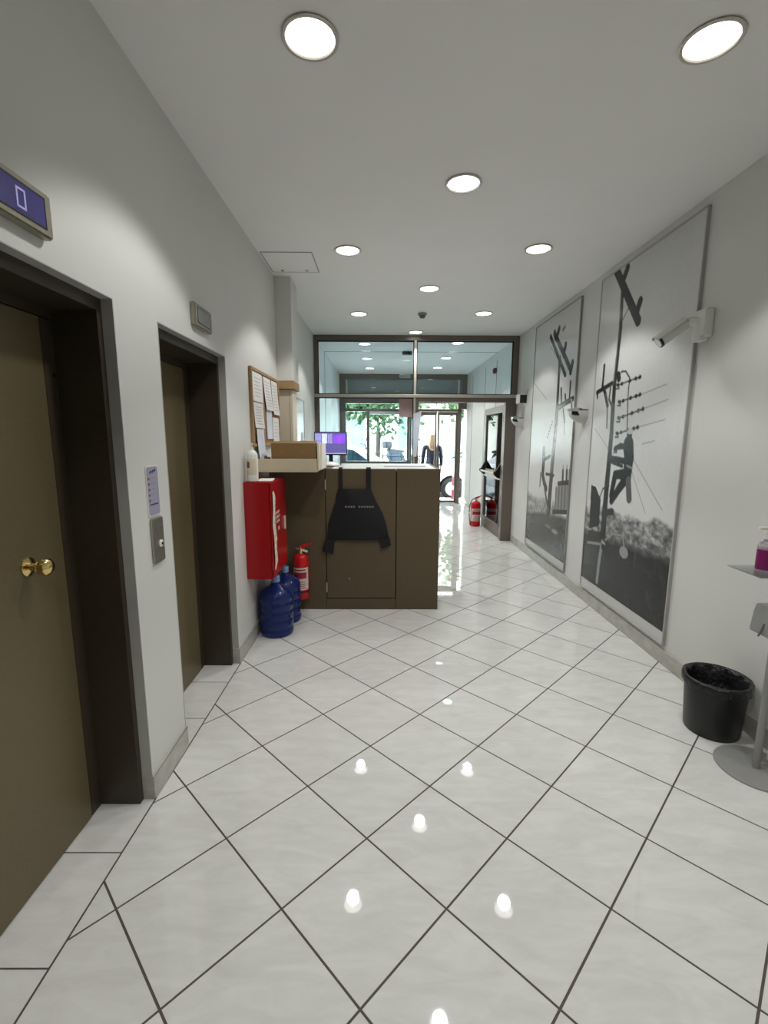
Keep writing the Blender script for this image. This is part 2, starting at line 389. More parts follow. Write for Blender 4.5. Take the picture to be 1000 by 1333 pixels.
# ============================================================ STREET FRONT (window_2, door_4)
wf = thing('window_2', 'street-front window wall of bronze frames beside the entrance', 'window', (0, YF, 0), kind='structure')
def fb(name, m, x0, x1, z0, z1, p=wf, y0=0.0, y1=0.12, bevel=0.003): return MB().box(x0, x1, y0, y1, z0, z1).build(name, m, p, bevel=bevel, seg=1)
fb('jamb', m_frame, XL, -0.875, 0, ZC); fb('jamb', m_frame, 1.90, XR-0.002, 2.27, ZC)
fb('head_rail', m_frame, -0.875, 1.90, 2.95, ZC)
fb('beam', m_frame, -0.875, 1.90, 2.40, 2.63)
MB().box(-0.875, 1.90, 0.04, 0.09, 2.63, 2.95).build('tinted_pane', m_smoke, wf)
fb('mullion', m_rail, -0.865, -0.83, 2.63, 2.95, y0=-0.005); fb('mullion', m_rail, 1.80, 1.84, 2.63, 2.95, y0=-0.005)
fb('transom', m_frame, -0.875, 1.90, 2.215, 2.275)
for x0, x1 in ((-0.875, 0.60), (0.66, 1.80)): MB().box(x0, x1, 0.055, 0.061, 2.275, 2.40).build('glass_pane', m_oglass, wf)
fb('mullion', m_frame, 0.60, 0.66, 0, 2.40)
fb('mullion', m_frame, -0.375, -0.305, 1.03, 2.215)
fb('shutter_box', m_rail, -0.30, 0.60, 2.15, 2.215, y0=-0.02)
fb('sill', m_frame, -0.875, 0.60, 0.93, 1.03, y0=-0.03)
fb('apron_panel', m_pale, -0.875, 0.60, 0, 0.93, y0=0.02, y1=0.1)
for x0, x1 in ((-0.875, -0.375), (-0.305, 0.60)): MB().box(x0, x1, 0.055, 0.061, 1.03, 2.215).build('glass_pane', m_oglass, wf)
fb('jamb', m_frame, 1.815, 1.90, 0, 2.40)
do = thing('door_4', 'narrow bronze framed glass street door with fixed side light', 'door', (0, YF+0.02, 0), kind='structure')
for a, b in ((0.665, 1.315), (1.335, 1.812)):
    fb('stile', m_frame, a, a+0.045, 0.01, 2.21, do, 0, 0.05); fb('stile', m_frame, b-0.045, b, 0.01, 2.21, do, 0, 0.05)
    fb('rail', m_frame, a+0.045, b-0.045, 0.01, 0.075, do, 0, 0.05); fb('rail', m_frame, a+0.045, b-0.045, 2.13, 2.21, do, 0, 0.05)
    MB().box(a+0.045, b-0.045, 0.022, 0.028, 0.075, 2.13).build('glass_pane', m_oglass, do)
MB().tube([(1.375, -0.0, 0.95), (1.375, -0.05, 0.95), (1.375, -0.05, 1.25), (1.375, 0.0, 1.25)], 0.011).build('pull_handle', m_steel, do, smooth=True)
# building outside the street front
fo = MB()
fo.box(-9, XL, YF+0.1, YF+0.35, -0.2, 9); fo.box(XR, 11, YF+0.1, YF+0.35, -0.2, 9); fo.box(XL, XR, YF+0.1, YF+0.35, ZC, 9)
struct(fo.build('wall_street', mat('street_stone', (206, 202, 194), 0.7, var=0.05, scale=3)), 'stone street facade around the entrance', 'wall')

# ============================================================ DOWNLIGHTS
def downlight(label, group):
    t = thing('downlight', label, 'ceiling light', (0, 0, ZC), group=group)
    MB().lathe([(0.098, 0.0), (0.106, -0.003), (0.108, -0.007), (0.103, -0.010), (0.094, -0.009), (0.090, -0.004), (0.089, 0.0)], 40).build('trim_ring', m_rail, t, smooth=True)
    MB().lathe([(0.0, -0.0035), (0.09, -0.0025), (0.09, 0.0)], 40).build('lens', m_lens, t, smooth=True)
    return t
proto = None
LOBBY = [(-0.275, 2), (1.238, 2), (0.475, 3), (-0.28, 4), (1.235, 3.95), (0.47, 4.95), (-0.287, 5.93), (1.22, 5.88), (0.47, 6.9),
         (-0.27, 0), (1.24, 0), (0.475, -1)]
VEST = [(-0.284, 7.75), (1.19, 7.65), (-0.29, 9.15), (1.2, 9.05), (-0.27, 10.4), (1.18, 10.25)]
spot = bpy.data.lights.new('downlight_beam', 'SPOT')
spot.energy = LAMP_W; spot.color = LAMP_COL; spot.spot_size = math.radians(112); spot.spot_blend = 0.24; spot.shadow_soft_size = 0.055
LLAB = ['round downlight over the pier between the two lifts', 'round downlight over the waste bin by the print wall', 'round downlight over mid-lobby opposite the plain lift door',
        'round downlight beside the square ceiling hatch', 'round downlight over the print with the dark field', 'round downlight on mid-ceiling between hatch and smoke detector',
        'round downlight on the lift-wall side of the smoke detector', 'round downlight on the print-wall side of the smoke detector', 'round downlight tight against the head of the glass partition']
LLAB += ['round downlight in the lobby ceiling behind the lifts']*3
VLAB = ['round vestibule downlight just behind the glass partition, ' + e for e in ('window side', 'doorway side')]
VLAB += ['round vestibule downlight midway along the ceiling, ' + e for e in ('window side', 'doorway side')]
VLAB += ['round vestibule downlight close to the street front, ' + e for e in ('window side', 'street-door side')]
for i, (x, y) in enumerate(LOBBY+VEST):
    lob = i < len(LOBBY); lab = (LLAB+VLAB)[i]
    o = downlight(lab, 'lobby downlights') if proto is None else copy_tree(proto)
    proto = proto or o
    o.location = (x, y, ZC); o['label'] = lab; o['group'] = 'lobby downlights' if lob else 'vestibule downlights'
    l = bpy.data.objects.new('beam', spot); C.objects.link(l); l.parent = None; l.location = (x, y, ZC-0.085)

# ---- hatch, smoke detector, ceiling box
hx0, hx1, hy0, hy1 = -1.0, -0.575, 4.04, 4.50
ht = thing('access_hatch', 'square white access hatch set in the ceiling beside the wall', 'ceiling hatch', (hx0, hy0, ZC))
q = MB(); t = 0.006; a, b = hx1-hx0, hy1-hy0
q.box(0, a, 0, t, -0.004, 0); q.box(0, a, b-t, b, -0.004, 0); q.box(0, t, t, b-t, -0.004, 0); q.box(a-t, a, t, b-t, -0.004, 0)
q.build('frame', m_grey, ht); MB().box(t+0.003, a-t-0.003, t+0.003, b-t-0.003, -0.0035, -0.001).build('panel', m_ceil, ht)
for dx in (0.1, 0.32): MB().cyl((dx, b-0.05, -0.010), (dx, b-0.05, -0.006), 0.012, seg=12).build('latch', m_grey, ht)
sd = thing('smoke_detector', 'small round smoke detector on the lobby ceiling', 'smoke detector', (0.482, 5.90, ZC))
MB().lathe([(0.0, -0.022), (0.05, -0.022), (0.055, -0.016), (0.055, 0)], 28).build('base', m_grey, sd, smooth=True)
MB().lathe([(0.0, -0.055), (0.022, -0.055), (0.034, -0.046), (0.036, -0.022)], 24).build('head', m_greydk, sd, smooth=True)
cl = thing('motion_sensor', 'small grey box under the vestibule ceiling beyond the glass', 'sensor', (0.43, 8.40, ZC))
MB().box(-0.085, 0.085, -0.03, 0.03, -0.06, 0).build('housing', m_greydk, cl, bevel=0.006); MB().box(-0.06, 0.06, -0.033, -0.03, -0.048, -0.012).build('window', m_black, cl)
cl = thing('door_operator', 'pale box mounted on the head of the street-front frame', 'door operator', (0.53, YF, 2.985))
MB().box(-0.13, 0.13, -0.08, 0.0, 0, 0.085).build('housing', m_rail, cl, bevel=0.008); MB().box(-0.11, 0.11, -0.083, -0.08, 0.03, 0.036).build('seam', m_gap, cl)

# ============================================================ LEFT WALL FITTINGS
def seven_zero(mb, x, yc, zc, w_, h_, t):
    mb.box(x, x+0.0008, yc-w_, yc-w_+t, zc-h_, zc+h_); mb.box(x, x+0.0008, yc+w_-t, yc+w_, zc-h_, zc+h_)
    mb.box(x, x+0.0008, yc-w_, yc+w_, zc+h_-t, zc+h_); mb.box(x, x+0.0008, yc-w_, yc+w_, zc-h_, zc-h_+t)
def floor_display(y0, y1, z0, z1, label, lit):
    t = thing('floor_indicator', label, 'lift display', (XL, (y0+y1)/2, z0))
    W = (y1-y0)/2; H = z1-z0; dp = 0.030
    MB().box(0, dp, -W, W, 0, H).build('bezel', m_bezel, t, bevel=0.006)
    s = MB().box(dp, dp+0.0015, -W+0.034, W-0.034, 0.024, H-0.022).build('screen', mat('blue_display' if lit else 'unlit_display', (62, 58, 112) if lit else (112, 114, 112), 0.15, var=0.08, scale=10, emit=0.18 if lit else 0), t)
    q = MB()
    for a_, b_, c_, d_ in ((-W+0.030, -W+0.034, 0.02, H-0.018), (W-0.034, W-0.030, 0.02, H-0.018)): q.box(dp, dp+0.002, a_, b_, c_, d_)
    q.box(dp, dp+0.002, -W+0.03, W-0.03, H-0.022, H-0.018); q.box(dp, dp+0.002, -W+0.03, W-0.03, 0.02, 0.024); q.build('screen_edge', m_black, t)
    if lit:
        q = MB(); seven_zero(q, dp+0.0016, 0.0, H/2, 0.017, 0.026, 0.0055)
        q.build('digit', mat('lit_digit', (168, 164, 206), 0.4, emit=0.3), s)
    return t
floor_display(1.255, 1.505, 2.172, 2.296, 'steel floor indicator with lit blue screen reading 0 above lift with brass knob', True)
floor_display(2.575, 2.815, 2.180, 2.300, 'small steel floor indicator with blank grey screen above plain lift door', False)

def rrect(w_, h_, r, n=5):
    p = []
    for cx, cz, a0 in ((w_-r, h_-r, 0), (-w_+r, h_-r, 90), (-w_+r, -h_+r, 180), (w_-r, -h_+r, 270)):
        for k in range(n+1):
            a = math.radians(a0+90*k/n); p.append((cx+r*math.cos(a), cz+r*math.sin(a)))
    return p
sg = thing('notice_plate', 'lavender rounded notice plate with small print between the lifts', 'sign', (XL, 2.038, 1.36))
MB().prism(rrect(0.054, 0.112, 0.014), 'x', 0, 0.004).build('backing', m_white, sg); MB().prism(rrect(0.049, 0.106, 0.012), 'x', 0.004, 0.005).build('plate', m_lav, sg)
q = MB()
for a_, b_, z in ((-0.028, -0.012, 0.080), (-0.008, 0.01, 0.083), (0.012, 0.026, 0.086)): q.prism([(a_, z), (b_, z+0.012), (b_+0.006, z+0.006), (a_+0.008, z-0.006)], 'x', 0.005, 0.0055)
q.box(0.005, 0.0055, -0.038, 0.034, -0.062, -0.056); q.build('heading_print', m_inkdk, sg)['kind'] = 'stuff'
q = MB()
for k in range(5): q.box(0.005, 0.0055, -0.042, -0.030, 0.050-k*0.024, 0.060-k*0.024)
q.build('red_print', m_inkrd, sg)['kind'] = 'stuff'
q = MB()
for k in range(5):
    q.box(0.005, 0.0054, -0.022, 0.03-0.008*(k % 3), 0.055-k*0.024, 0.059-k*0.024)
q.build('grey_print', m_ink, sg)['kind'] = 'stuff'
cp = thing('call_button_plate', 'steel lift call button plate below lavender notice', 'call button', (XL, 2.040, 1.138))
MB().prism(rrect(0.048, 0.101, 0.004, 2), 'x', 0, 0.014).build('plate', m_steel, cp, bevel=0.003)
MB().lathe([(0, 0), (0.017, 0), (0.017, 0.004), (0.013, 0.006), (0, 0.006)], 20, Matrix.Translation((0.014, 0.012, -0.018)) @ Matrix.Rotation(math.pi/2, 4, 'Y')).build('button', m_white, cp, smooth=True)
MB().lathe([(0, 0), (0.006, 0), (0.006, 0.003), (0, 0.003)], 12, Matrix.Translation((0.020, 0.012, -0.018)) @ Matrix.Rotation(math.pi/2, 4, 'Y')).build('button_mark', m_black, cp)
MB().box(0.0138, 0.0146, -0.03, 0.03, 0.05, 0.075).build('indicator', m_greydk, cp)

# ---- cork board and its sheets
cb = thing('cork_board', 'wood-framed cork notice board on the white wall', 'notice board', (XL, 4.10, 1.52))
q = MB(); W, H = 0.475, 0.61
MB().box(0, 0.012, -W+0.02, W-0.02, 0.02, H-0.02).build('cork', m_cork, cb)
for b_ in ((0, 0.025, -W, -W+0.025, 0, H), (0, 0.025, W-0.025, W, 0, H), (0, 0.025, -W+0.025, W-0.025, 0, 0.025), (0, 0.025, -W+0.025, W-0.025, H-0.025, H)):
    MB().box(*b_).build('frame_bar', m_wood, cb, bevel=0.003, seg=1)
def sheet(name, label, y0, z1, w_, h_, m, x=0.014, lines=0, curl=0.0, skew=0.0, group='sheets on the cork board', cat='paper sheet'):
    n = 6; vs_ = []; fs = []
    t = thing(name, label, cat, (XL+x, y0, z1), group=group)
    for i in range(n+1):
        f_ = i/n; off = 0.002+curl*f_*f_
        for yy in (skew*f_, w_+skew*f_): vs_.append((off, yy, -h_*f_))
        for yy in (skew*f_, w_+skew*f_): vs_.append((off+0.0012, yy, -h_*f_))
    for i in range(n):
        a_ = 4*i; b_ = a_+4
        fs += [(a_, a_+1, b_+1, b_), (a_+2, b_+2, b_+3, a_+3), (a_, b_, b_+2, a_+2), (a_+1, a_+3, b_+3, b_+1)]
    fs += [(0, 2, 3, 1), (4*n, 4*n+1, 4*n+3, 4*n+2)]
    MB().add(vs_, fs).build('page', m, t)
    q = MB()
    for k in range(lines):
        f_ = (k+1.5)/(lines+2); z = -h_*f_; x_ = 0.0034+curl*f_*f_; s = skew*f_
        q.box(x_, x_+0.0006, s+w_*0.14, s+w_*(0.86-0.2*((k*7) % 3)/3), z-0.0016, z+0.0016)
    if lines: q.build('print', m_ink, t)['kind'] = 'stuff'
    return t
sheet('paper_sheet', 'white sheet pinned in the top near corner of the cork board', 3.67, 2.10, 0.29, 0.225, m_paper, lines=6, curl=0.004)
sheet('paper_sheet', 'pale printed sheet in the middle of the near column on the cork board', 3.685, 1.868, 0.285, 0.20, m_paper, lines=7, curl=0.01)
sheet('paper_sheet', 'cool white sheet hanging below the lower edge of the cork board', 3.705, 1.66, 0.22, 0.25, m_paper2, x=0.026, lines=0, curl=0.02)
sheet('paper_sheet', 'long slanting printed sheet in the centre top of the cork board', 4.0, 2.098, 0.25, 0.27, m_paper, lines=9, curl=0.012, skew=0.05)
sheet('paper_sheet', 'printed sheet pinned in the top far corner of the cork board', 4.285, 2.10, 0.232, 0.30, m_paper, lines=9, curl=0.016, skew=0.02)
sheet('paper_sheet', 'white sheet under the slanting sheet on the cork board', 4.08, 1.85, 0.2, 0.27, m_paper2, x=0.013, lines=0, curl=0.004)
sheet('paper_sheet', 'white sheet in the lower far corner of the cork board', 4.30, 1.775, 0.243, 0.22, m_paper, lines=5, curl=0.004)
sheet('paper_sheet', 'pinkish slip pinned under the near column of cork board sheets', 3.93, 2.09, 0.06, 0.46, m_pink, x=0.012, curl=0.002)

# ---- boxed-in casing and panels further along the left wall
cs = thing('wall_casing', 'white boxed casing under the ceiling with light wood bottom edge', 'casing', (XL, 4.62, 2.06))
MB().box(0, 0.152, 0, 0.30, 0.075, ZC-2.06).build('box', m_wall, cs, bevel=0.002, seg=1); MB().box(0, 0.158, -0.006, 0.305, 0, 0.075).build('bottom_edge', m_wood, cs, bevel=0.002, seg=1)
bp = thing('beige_panel', 'narrow beige upright panel below the wood-edged casing', 'panel', (XL, 4.66, 1.32))
MB().box(0, 0.135, 0, 0.22, 0, 0.735).build('board', m_pale, bp, bevel=0.002, seg=1); MB().box(0.105, 0.108, -0.001, 0.0, 0.0, 0.735).build('joint', m_gap, bp)
wb = thing('white_board', 'glossy white board on the wall beyond the beige panel', 'board', (XL, 5.2, 1.40))
MB().box(0, 0.012, 0, 0.86, 0, 0.66).build('surface', mat('white_board', (232, 236, 238), 0.2, var=0.02), wb)
for b_ in ((0, 0.018, 0, 0.014, 0, 0.66), (0, 0.018, 0.846, 0.86, 0, 0.66), (0, 0.018, 0.014, 0.846, 0.646, 0.66), (0, 0.018, 0.014, 0.846, 0, 0.014)): MB().box(*b_).build('frame_bar', m_rail, wb)
sheet('paper_sheet', 'small bluish sheet stuck on the glossy white board', 5.80, 1.66, 0.16, 0.2, m_paper2, x=0.0135, group=None)

# ---- red hose cabinet
hc = thing('hose_cabinet', 'red fire hose cabinet on the wall beside the counter', 'hose cabinet', (XL, 3.37, 0.535))
MB().box(0, 0.188, 0, 0.515, 0, 0.735).build('body', m_red, hc, bevel=0.004)
cd = MB().box(0.190, 0.202, 0.004, 0.511, 0.004, 0.731).build('cabinet_door', m_red, hc, bevel=0.003)
MB().box(0.202, 0.216, 0.40, 0.425, 0.31, 0.42).build('handle', m_whiteprint, cd, bevel=0.003)
q = MB()
for k, (a_, b_) in enumerate(((0.12, 0.26), (0.12, 0.27), (0.13, 0.25))):
    z = 0.475-k*0.035
    n = 9
    for j in range(n):
        if (j+k) % 4 == 3: continue
        y = a_+(b_-a_)*j/n; q.box(0.2022, 0.2028, y, y+(b_-a_)/n*0.72, z, z+0.022)
q.box(0.2022, 0.2028, 0.20, 0.24, 0.34, 0.37); q.box(0.2022, 0.2028, 0.13, 0.15, 0.27, 0.30)
q.build('lettering', m_whiteprint, cd)['kind'] = 'stuff'
for z in (0.10, 0.62): MB().cyl((0.196, 0.0, z-0.03), (0.196, 0.0, z+0.03), 0.006, seg=10).build('hinge', m_red, hc)
# torn strip of paper along the corner
ts = thing('paper_strip', 'torn cream paper strip hanging down the red cabinet corner', 'paper strip', (XL+0.206, 3.40, 0.60))
zs = np.linspace(0, 0.60, 13); vs_ = []; fs = []
for i, z in enumerate(zs):
    wv = 0.01*math.sin(z*13)+0.006*math.sin(z*31); wd = 0.075+0.012*math.sin(z*22+1)
    if i == 0: wd = 0.035
    if i >= 12: wd = 0.04
    for x_ in (0.0, 0.0012): vs_ += [(x_+0.004*abs(math.sin(z*9)), wv-0.02+0.03*(0.6-z), z), (x_+0.004*abs(math.sin(z*9)), wv-0.02+0.03*(0.6-z)+wd, z)]
for i in range(12):
    a_ = 4*i; b_ = a_+4
    fs += [(a_, a_+1, b_+1, b_), (a_+2, b_+2, b_+3, a_+3), (a_, b_, b_+2, a_+2), (a_+1, a_+3, b_+3, b_+1)]
MB().add(vs_, fs).build('strip', m_oldpaper, ts)
q = MB()
for k in range(7): q.box(0.0065, 0.007, 0.005, 0.045, 0.06+k*0.05, 0.064+k*0.05)
q.build('print', m_ink, ts)['kind'] = 'stuff'
# bottle and paper on top of it
pb_ = thing('spray_bottle', 'white plastic pump bottle standing on the red cabinet', 'bottle', (-0.957, 3.43, 1.2725))
MB().lathe([(0, 0), (0.038, 0), (0.041, 0.004), (0.041, 0.19), (0.038, 0.205), (0.024, 0.222), (0.015, 0.228), (0.0, 0.229)], 32).build('body', m_white, pb_, smooth=True)
MB().lathe([(0.0413, 0.05), (0.0418, 0.052), (0.0418, 0.165), (0.0413, 0.167)], 24, a0=math.radians(200), a1=math.radians(330)).build('label', m_oldpaper, pb_)
MB().lathe([(0.0420, 0.10), (0.0420, 0.145)], 10, a0=math.radians(222), a1=math.radians(256)).build('label_picture', m_inkrd, pb_)
MB().lathe([(0, 0.228), (0.013, 0.228), (0.013, 0.245), (0.006, 0.247), (0.006, 0.268), (0.0, 0.268)], 20).build('collar', m_white, pb_, smooth=True)
MB().box(-0.012, 0.012, -0.03, 0.012, 0.266, 0.278).build('pump_head', m_white, pb_, bevel=0.004)
fp = MB().box(-0.06, 0.05, -0.11, 0.11, 0.0, 0.004).build('paper_pad', m_paper, None, (-0.885, 3.56, 1.2705)); fp.rotation_euler[2] = 0.15
tag(fp, 'thin pad of white paper lying on top of the red cabinet', 'paper pad')

# ============================================================ RECEPTION COUNTER
YC = 4.155
ctr = thing('reception_counter', 'dark brown reception counter with a hinged front panel', 'counter', (0, YC, 0))
MB().box(XL+0.002, -0.515, 0, 0.03, 0, 1.320).build('front_panel', m_brown, ctr, bevel=0.002, seg=1)
MB().box(0.134, 0.525, 0, 0.03, 0, 1.320).build('front_panel', m_brown, ctr, bevel=0.002, seg=1)
MB().box(-0.513, 0.132, 0, 0.03, 0, 0.105).build('kick_panel', m_brown, ctr)
dpn = MB().box(-0.508, 0.126, -0.004, 0.026, 0.112, 1.318).build('door_panel', m_brown, ctr, bevel=0.003)
for z in (0.17, 1.13): MB().cyl((-0.511, -0.004, z), (-0.511, -0.004, z+0.09), 0.005, seg=10).build('hinge', m_rail, dpn)
MB().cyl((-0.30, -0.006, 0.30), (-0.30, -0.002, 0.30), 0.005, seg=10).build('screw', m_rail, dpn)
MB().box(0.495, 0.525, 0.03, 0.85, 0, 1.320).build('side_panel', m_brown, ctr, bevel=0.002, seg=1)
MB().box(XL+0.002, 0.495, 0.05, 0.07, 0, 1.295).build('carcass_back', m_jamb, ctr)
MB().box(-0.46, 0.495, 0.031, 0.86, 1.298, 1.3195).build('worktop', mat('white_worktop', (222, 222, 218), 0.3, var=0.02), ctr, bevel=0.003)
MB().box(XL+0.002, -0.462, 0.031, 0.86, 1.298, 1.3195).build('worktop_end', m_brown, ctr)

# tray on it
tr = thing('wooden_tray', 'cream open wooden tray projecting over the counter by the wall', 'tray', (XL+0.004, 3.70, 1.3205))
TW, TDp, TH = 0.490, 0.66, 0.105
MB().box(0, TW, 0, TDp, 0, 0.012).build('bottom', m_cream, tr); MB().box(0, TW, 0, 0.014, 0.012, TH).build('side', m_cream, tr, bevel=0.002, seg=1); MB().box(0, TW, TDp-0.014, TDp, 0.012, TH).build('side', m_cream, tr)
MB().box(0, 0.014, 0.014, TDp-0.014, 0.012, TH).build('side', m_cream, tr); MB().box(TW-0.014, TW, 0.014, TDp-0.014, 0.012, 0.03).build('side', m_wood, tr)
cbx = thing('cardboard_box', 'brown open cardboard box standing in the cream tray', 'box', (-0.885, 3.725, 1.333))
BW, BD, BH = 0.355, 0.36, 0.212
for b_ in ((0, BW, 0, 0.006, 0, BH), (0, BW, BD-0.006, BD, 0, BH), (0, 0.006, 0.006, BD-0.006, 0, BH), (BW-0.006, BW, 0.006, BD-0.006, 0, BH), (0.006, BW-0.006, 0.006, BD-0.006, 0, 0.006)):
    MB().box(*b_).build('wall', m_card, cbx)
MB().add([(0.0, 0.0, BH), (BW, 0.0, BH), (BW, 0.10, BH+0.02), (0, 0.10, BH+0.015), (0.0, 0.0, BH+0.004), (BW, 0.0, BH+0.004), (BW, 0.10, BH+0.024), (0, 0.10, BH+0.019)], [(0, 1, 2, 3), (4, 7, 6, 5), (0, 4, 5, 1), (1, 5, 6, 2), (2, 6, 7, 3), (3, 7, 4, 0)]).build('flap', m_card, cbx)
fl = MB().box(-0.006, 0.006, 0, 0.28, 0, 0.215).build('paper_folder', m_oldpaper, None, (-0.514, 3.735, 1.333)); tag(fl, 'cream paper folder on edge next to the cardboard box', 'folder', 'folders in the tray')
fl = MB().box(-0.005, 0.005, 0, 0.26, 0, 0.212).build('paper_folder', m_paper, None, (-0.494+0.003, 3.86, 1.333)); fl.location.x = -0.5205+0.018+0.0; tag(fl, 'white paper folder on edge at the open end of the cream tray', 'folder', 'folders in the tray')
dk = MB().box(-0.016, 0.016, -0.05, 0.05, 0, 0.10).build('hole_punch', m_black, None, (-0.935, 3.80, 1.333), bevel=0.006); dk2 = MB().box(-0.012, 0.012, -0.06, -0.045, 0.09, 0.115).build('lever', m_greydk, dk, bevel=0.003)
tag(dk, 'small dark tool standing in the tray left of the cardboard box', 'desk tool')

# monitor
mo = thing('monitor', 'black computer monitor with a purple screen on the counter', 'monitor', (-0.52, 4.72, 1.3205))
MB().box(-0.165, 0.165, 0, 0.03, 0.098, 0.332).build('housing', m_black, mo, bevel=0.004)
def screen_mat():
    m = bpy.data.materials.new('desktop_screen'); m.use_nodes = True; nt = m.node_tree; p = nt.nodes['Principled BSDF']
    tc = nt.nodes.new('ShaderNodeTexCoord'); sp = nt.nodes.new('ShaderNodeSeparateXYZ'); nt.links.new(tc.outputs['Object'], sp.inputs[0])
    rp = nt.nodes.new('ShaderNodeValToRGB'); rp.color_ramp.elements[0].color = (*lin((96, 92, 160)), 1); rp.color_ramp.elements[1].color = (*lin((124, 116, 184)), 1)
    nz = nt.nodes.new('ShaderNodeTexNoise'); nz.inputs['Scale'].default_value = 30; nt.links.new(tc.outputs['Object'], nz.inputs[0]); nt.links.new(nz.outputs['Fac'], rp.inputs[0])
    nt.links.new(rp.outputs[0], p.inputs['Emission Color']); p.inputs['Emission Strength'].default_value = 0.9
    p.inputs['Base Color'].default_value = (0.02, 0.02, 0.03, 1); p.inputs['Roughness'].default_value = 0.25
    return m
sc_ = MB().box(-0.157, 0.157, -0.001, 0.0, 0.110, 0.324).build('screen', screen_mat(), mo)
MB().box(-0.157, 0.157, -0.0018, -0.001, 0.112, 0.120).build('task_bar', mat('screen_bar', (170, 160, 214), 0.4, emit=0.8), sc_)
MB().box(0.03, 0.145, -0.0018, -0.001, 0.215, 0.305).build('purple_window', mat('screen_purple', (140, 80, 226), 0.4, var=0.3, scale=14, emit=0.9), sc_)
for a_, b_, m in ((-0.155, -0.095, (150, 146, 204)), (-0.088, -0.035, (206, 214, 244)), (-0.028, 0.018, (146, 140, 200))): MB().box(a_, b_, -0.0018, -0.001, 0.215, 0.312).build('video_window', mat('screen_video', m, 0.4, var=0.3, scale=40, emit=0.85), sc_)
MB().box(-0.02, 0.02, 0.012, 0.028, 0.012, 0.13).build('stand', m_black, mo, bevel=0.003)
MB().prism(rrect(0.10, 0.07, 0.02), 'z', 0, 0.012).build('stand_foot', m_black, mo)
ph = thing('desk_item', 'white rounded item lying beside the monitor foot', 'desk item', (-0.50, 4.50, 1.3205))
MB().lathe([(0, 0), (0.085, 0), (0.095, 0.01), (0.088, 0.024), (0.06, 0.038), (0.0, 0.046)], 24).build('shell', m_white, ph, smooth=True); MB().lathe([(0.094, 0.009), (0.0965, 0.011), (0.094, 0.013)], 24).build('seam', m_grey, ph)
pp = tag(MB().box(-0.20, 0.20, -0.09, 0.09, 0, 0.012).build('paper_stack', m_paper2, None, (0.22, 4.55, 1.3205), bevel=0.003), 'low stack of white papers on the counter worktop', 'papers')

# ---- black vest hanging on the counter
vst = thing('black_vest', 'black nylon vest hanging by two straps from the counter', 'vest', (-0.23, YC-0.010, 0.54))
def cloth(outline_l, outline_r, zs, thick, bulge, name):
    n = 8; vs_ = []; fs = []; rows = len(zs)
    for side in (0, 1):
        for i, z in enumerate(zs):
            for k in range(n+1):
                f_ = k/n; x = outline_l[i]+(outline_r[i]-outline_l[i])*f_
                yb = -bulge*math.sin(math.pi*f_)*(0.5+0.5*math.sin(math.pi*min(1, max(0, i/(rows-1))))) - 0.003*math.sin(9*f_+3*z*7)
                vs_.append((x, (yb-thick) if side == 0 else 0.0, z))
    o = rows*(n+1)
    for i in range(rows-1):
        for k in range(n):
            a_ = i*(n+1)+k
            fs.append((a_, a_+1, a_+n+2, a_+n+1)); fs.append((o+a_, o+a_+n+1, o+a_+n+2, o+a_+1))
        a_ = i*(n+1); fs.append((a_, a_+n+1, o+a_+n+1, o+a_)); a_ += n; fs.append((a_, o+a_, o+a_+n+1, a_+n+1))
    for i in (0, rows-1):
        for k in range(n):
            a_ = i*(n+1)+k; fs.append((a_, o+a_, o+a_+1, a_+1))
    return MB().add(vs_, fs).build(name, m_blackcloth, vst, smooth=True, ang=60)
cloth([-0.270, -0.265, -0.258, -0.225, -0.190, -0.180, -0.165], [0.300, 0.285, 0.268, 0.235, 0.180, 0.150, 0.13],
      [0.13, 0.20, 0.28, 0.38, 0.48, 0.55, 0.60], 0.010, 0.030, 'body')
for x0, x1 in ((-0.158, -0.124), (0.088, 0.130)):
    vs_ = [(x0, -0.006, 0.57), (x1, -0.006, 0.57), (x1, -0.006, 0.776), (x0, -0.006, 0.776), (x1, 0.003, 0.7875), (x0, 0.003, 0.7875), (x1, 0.06, 0.7875), (x0, 0.06, 0.7875)]
    vs2 = [(x, y-0.004 if z < 0.78 else y-0.002, z+(0.004 if z > 0.78 else 0)) for x, y, z in vs_]
    fs = [(0, 1, 2, 3), (3, 2, 4, 5), (5, 4, 6, 7)]
    fs = [tuple(8+i for i in f) for f in fs]+[tuple(reversed(f)) for f in fs]
    for a_, b_ in ((0, 1), (1, 2), (2, 4), (4, 6), (6, 7), (7, 5), (5, 3), (3, 0)): fs.append((a_, b_, 8+b_, 8+a_))
    MB().add(vs_+vs2, fs).build('strap', m_blackcloth, vst)
for pts in ([(-0.285, 0.14), (-0.20, 0.14), (-0.215, 0.0), (-0.315, 0.03)], [(0.205, 0.15), (0.30, 0.15), (0.315, 0.085), (0.225, 0.055)]):
    MB().prism(pts, 'y', -0.030, -0.008).build('side_tab', m_blackcloth, vst, bevel=0.004)
q = MB()
for k in range(11):
    if k == 4: continue
    q.box(-0.10+k*0.024, -0.10+k*0.024+0.016, -0.0475, -0.0465, 0.435, 0.452)
q.build('faint_print', mat('grey_print', (120, 118, 122), 0.8), vst)['kind'] = 'stuff'

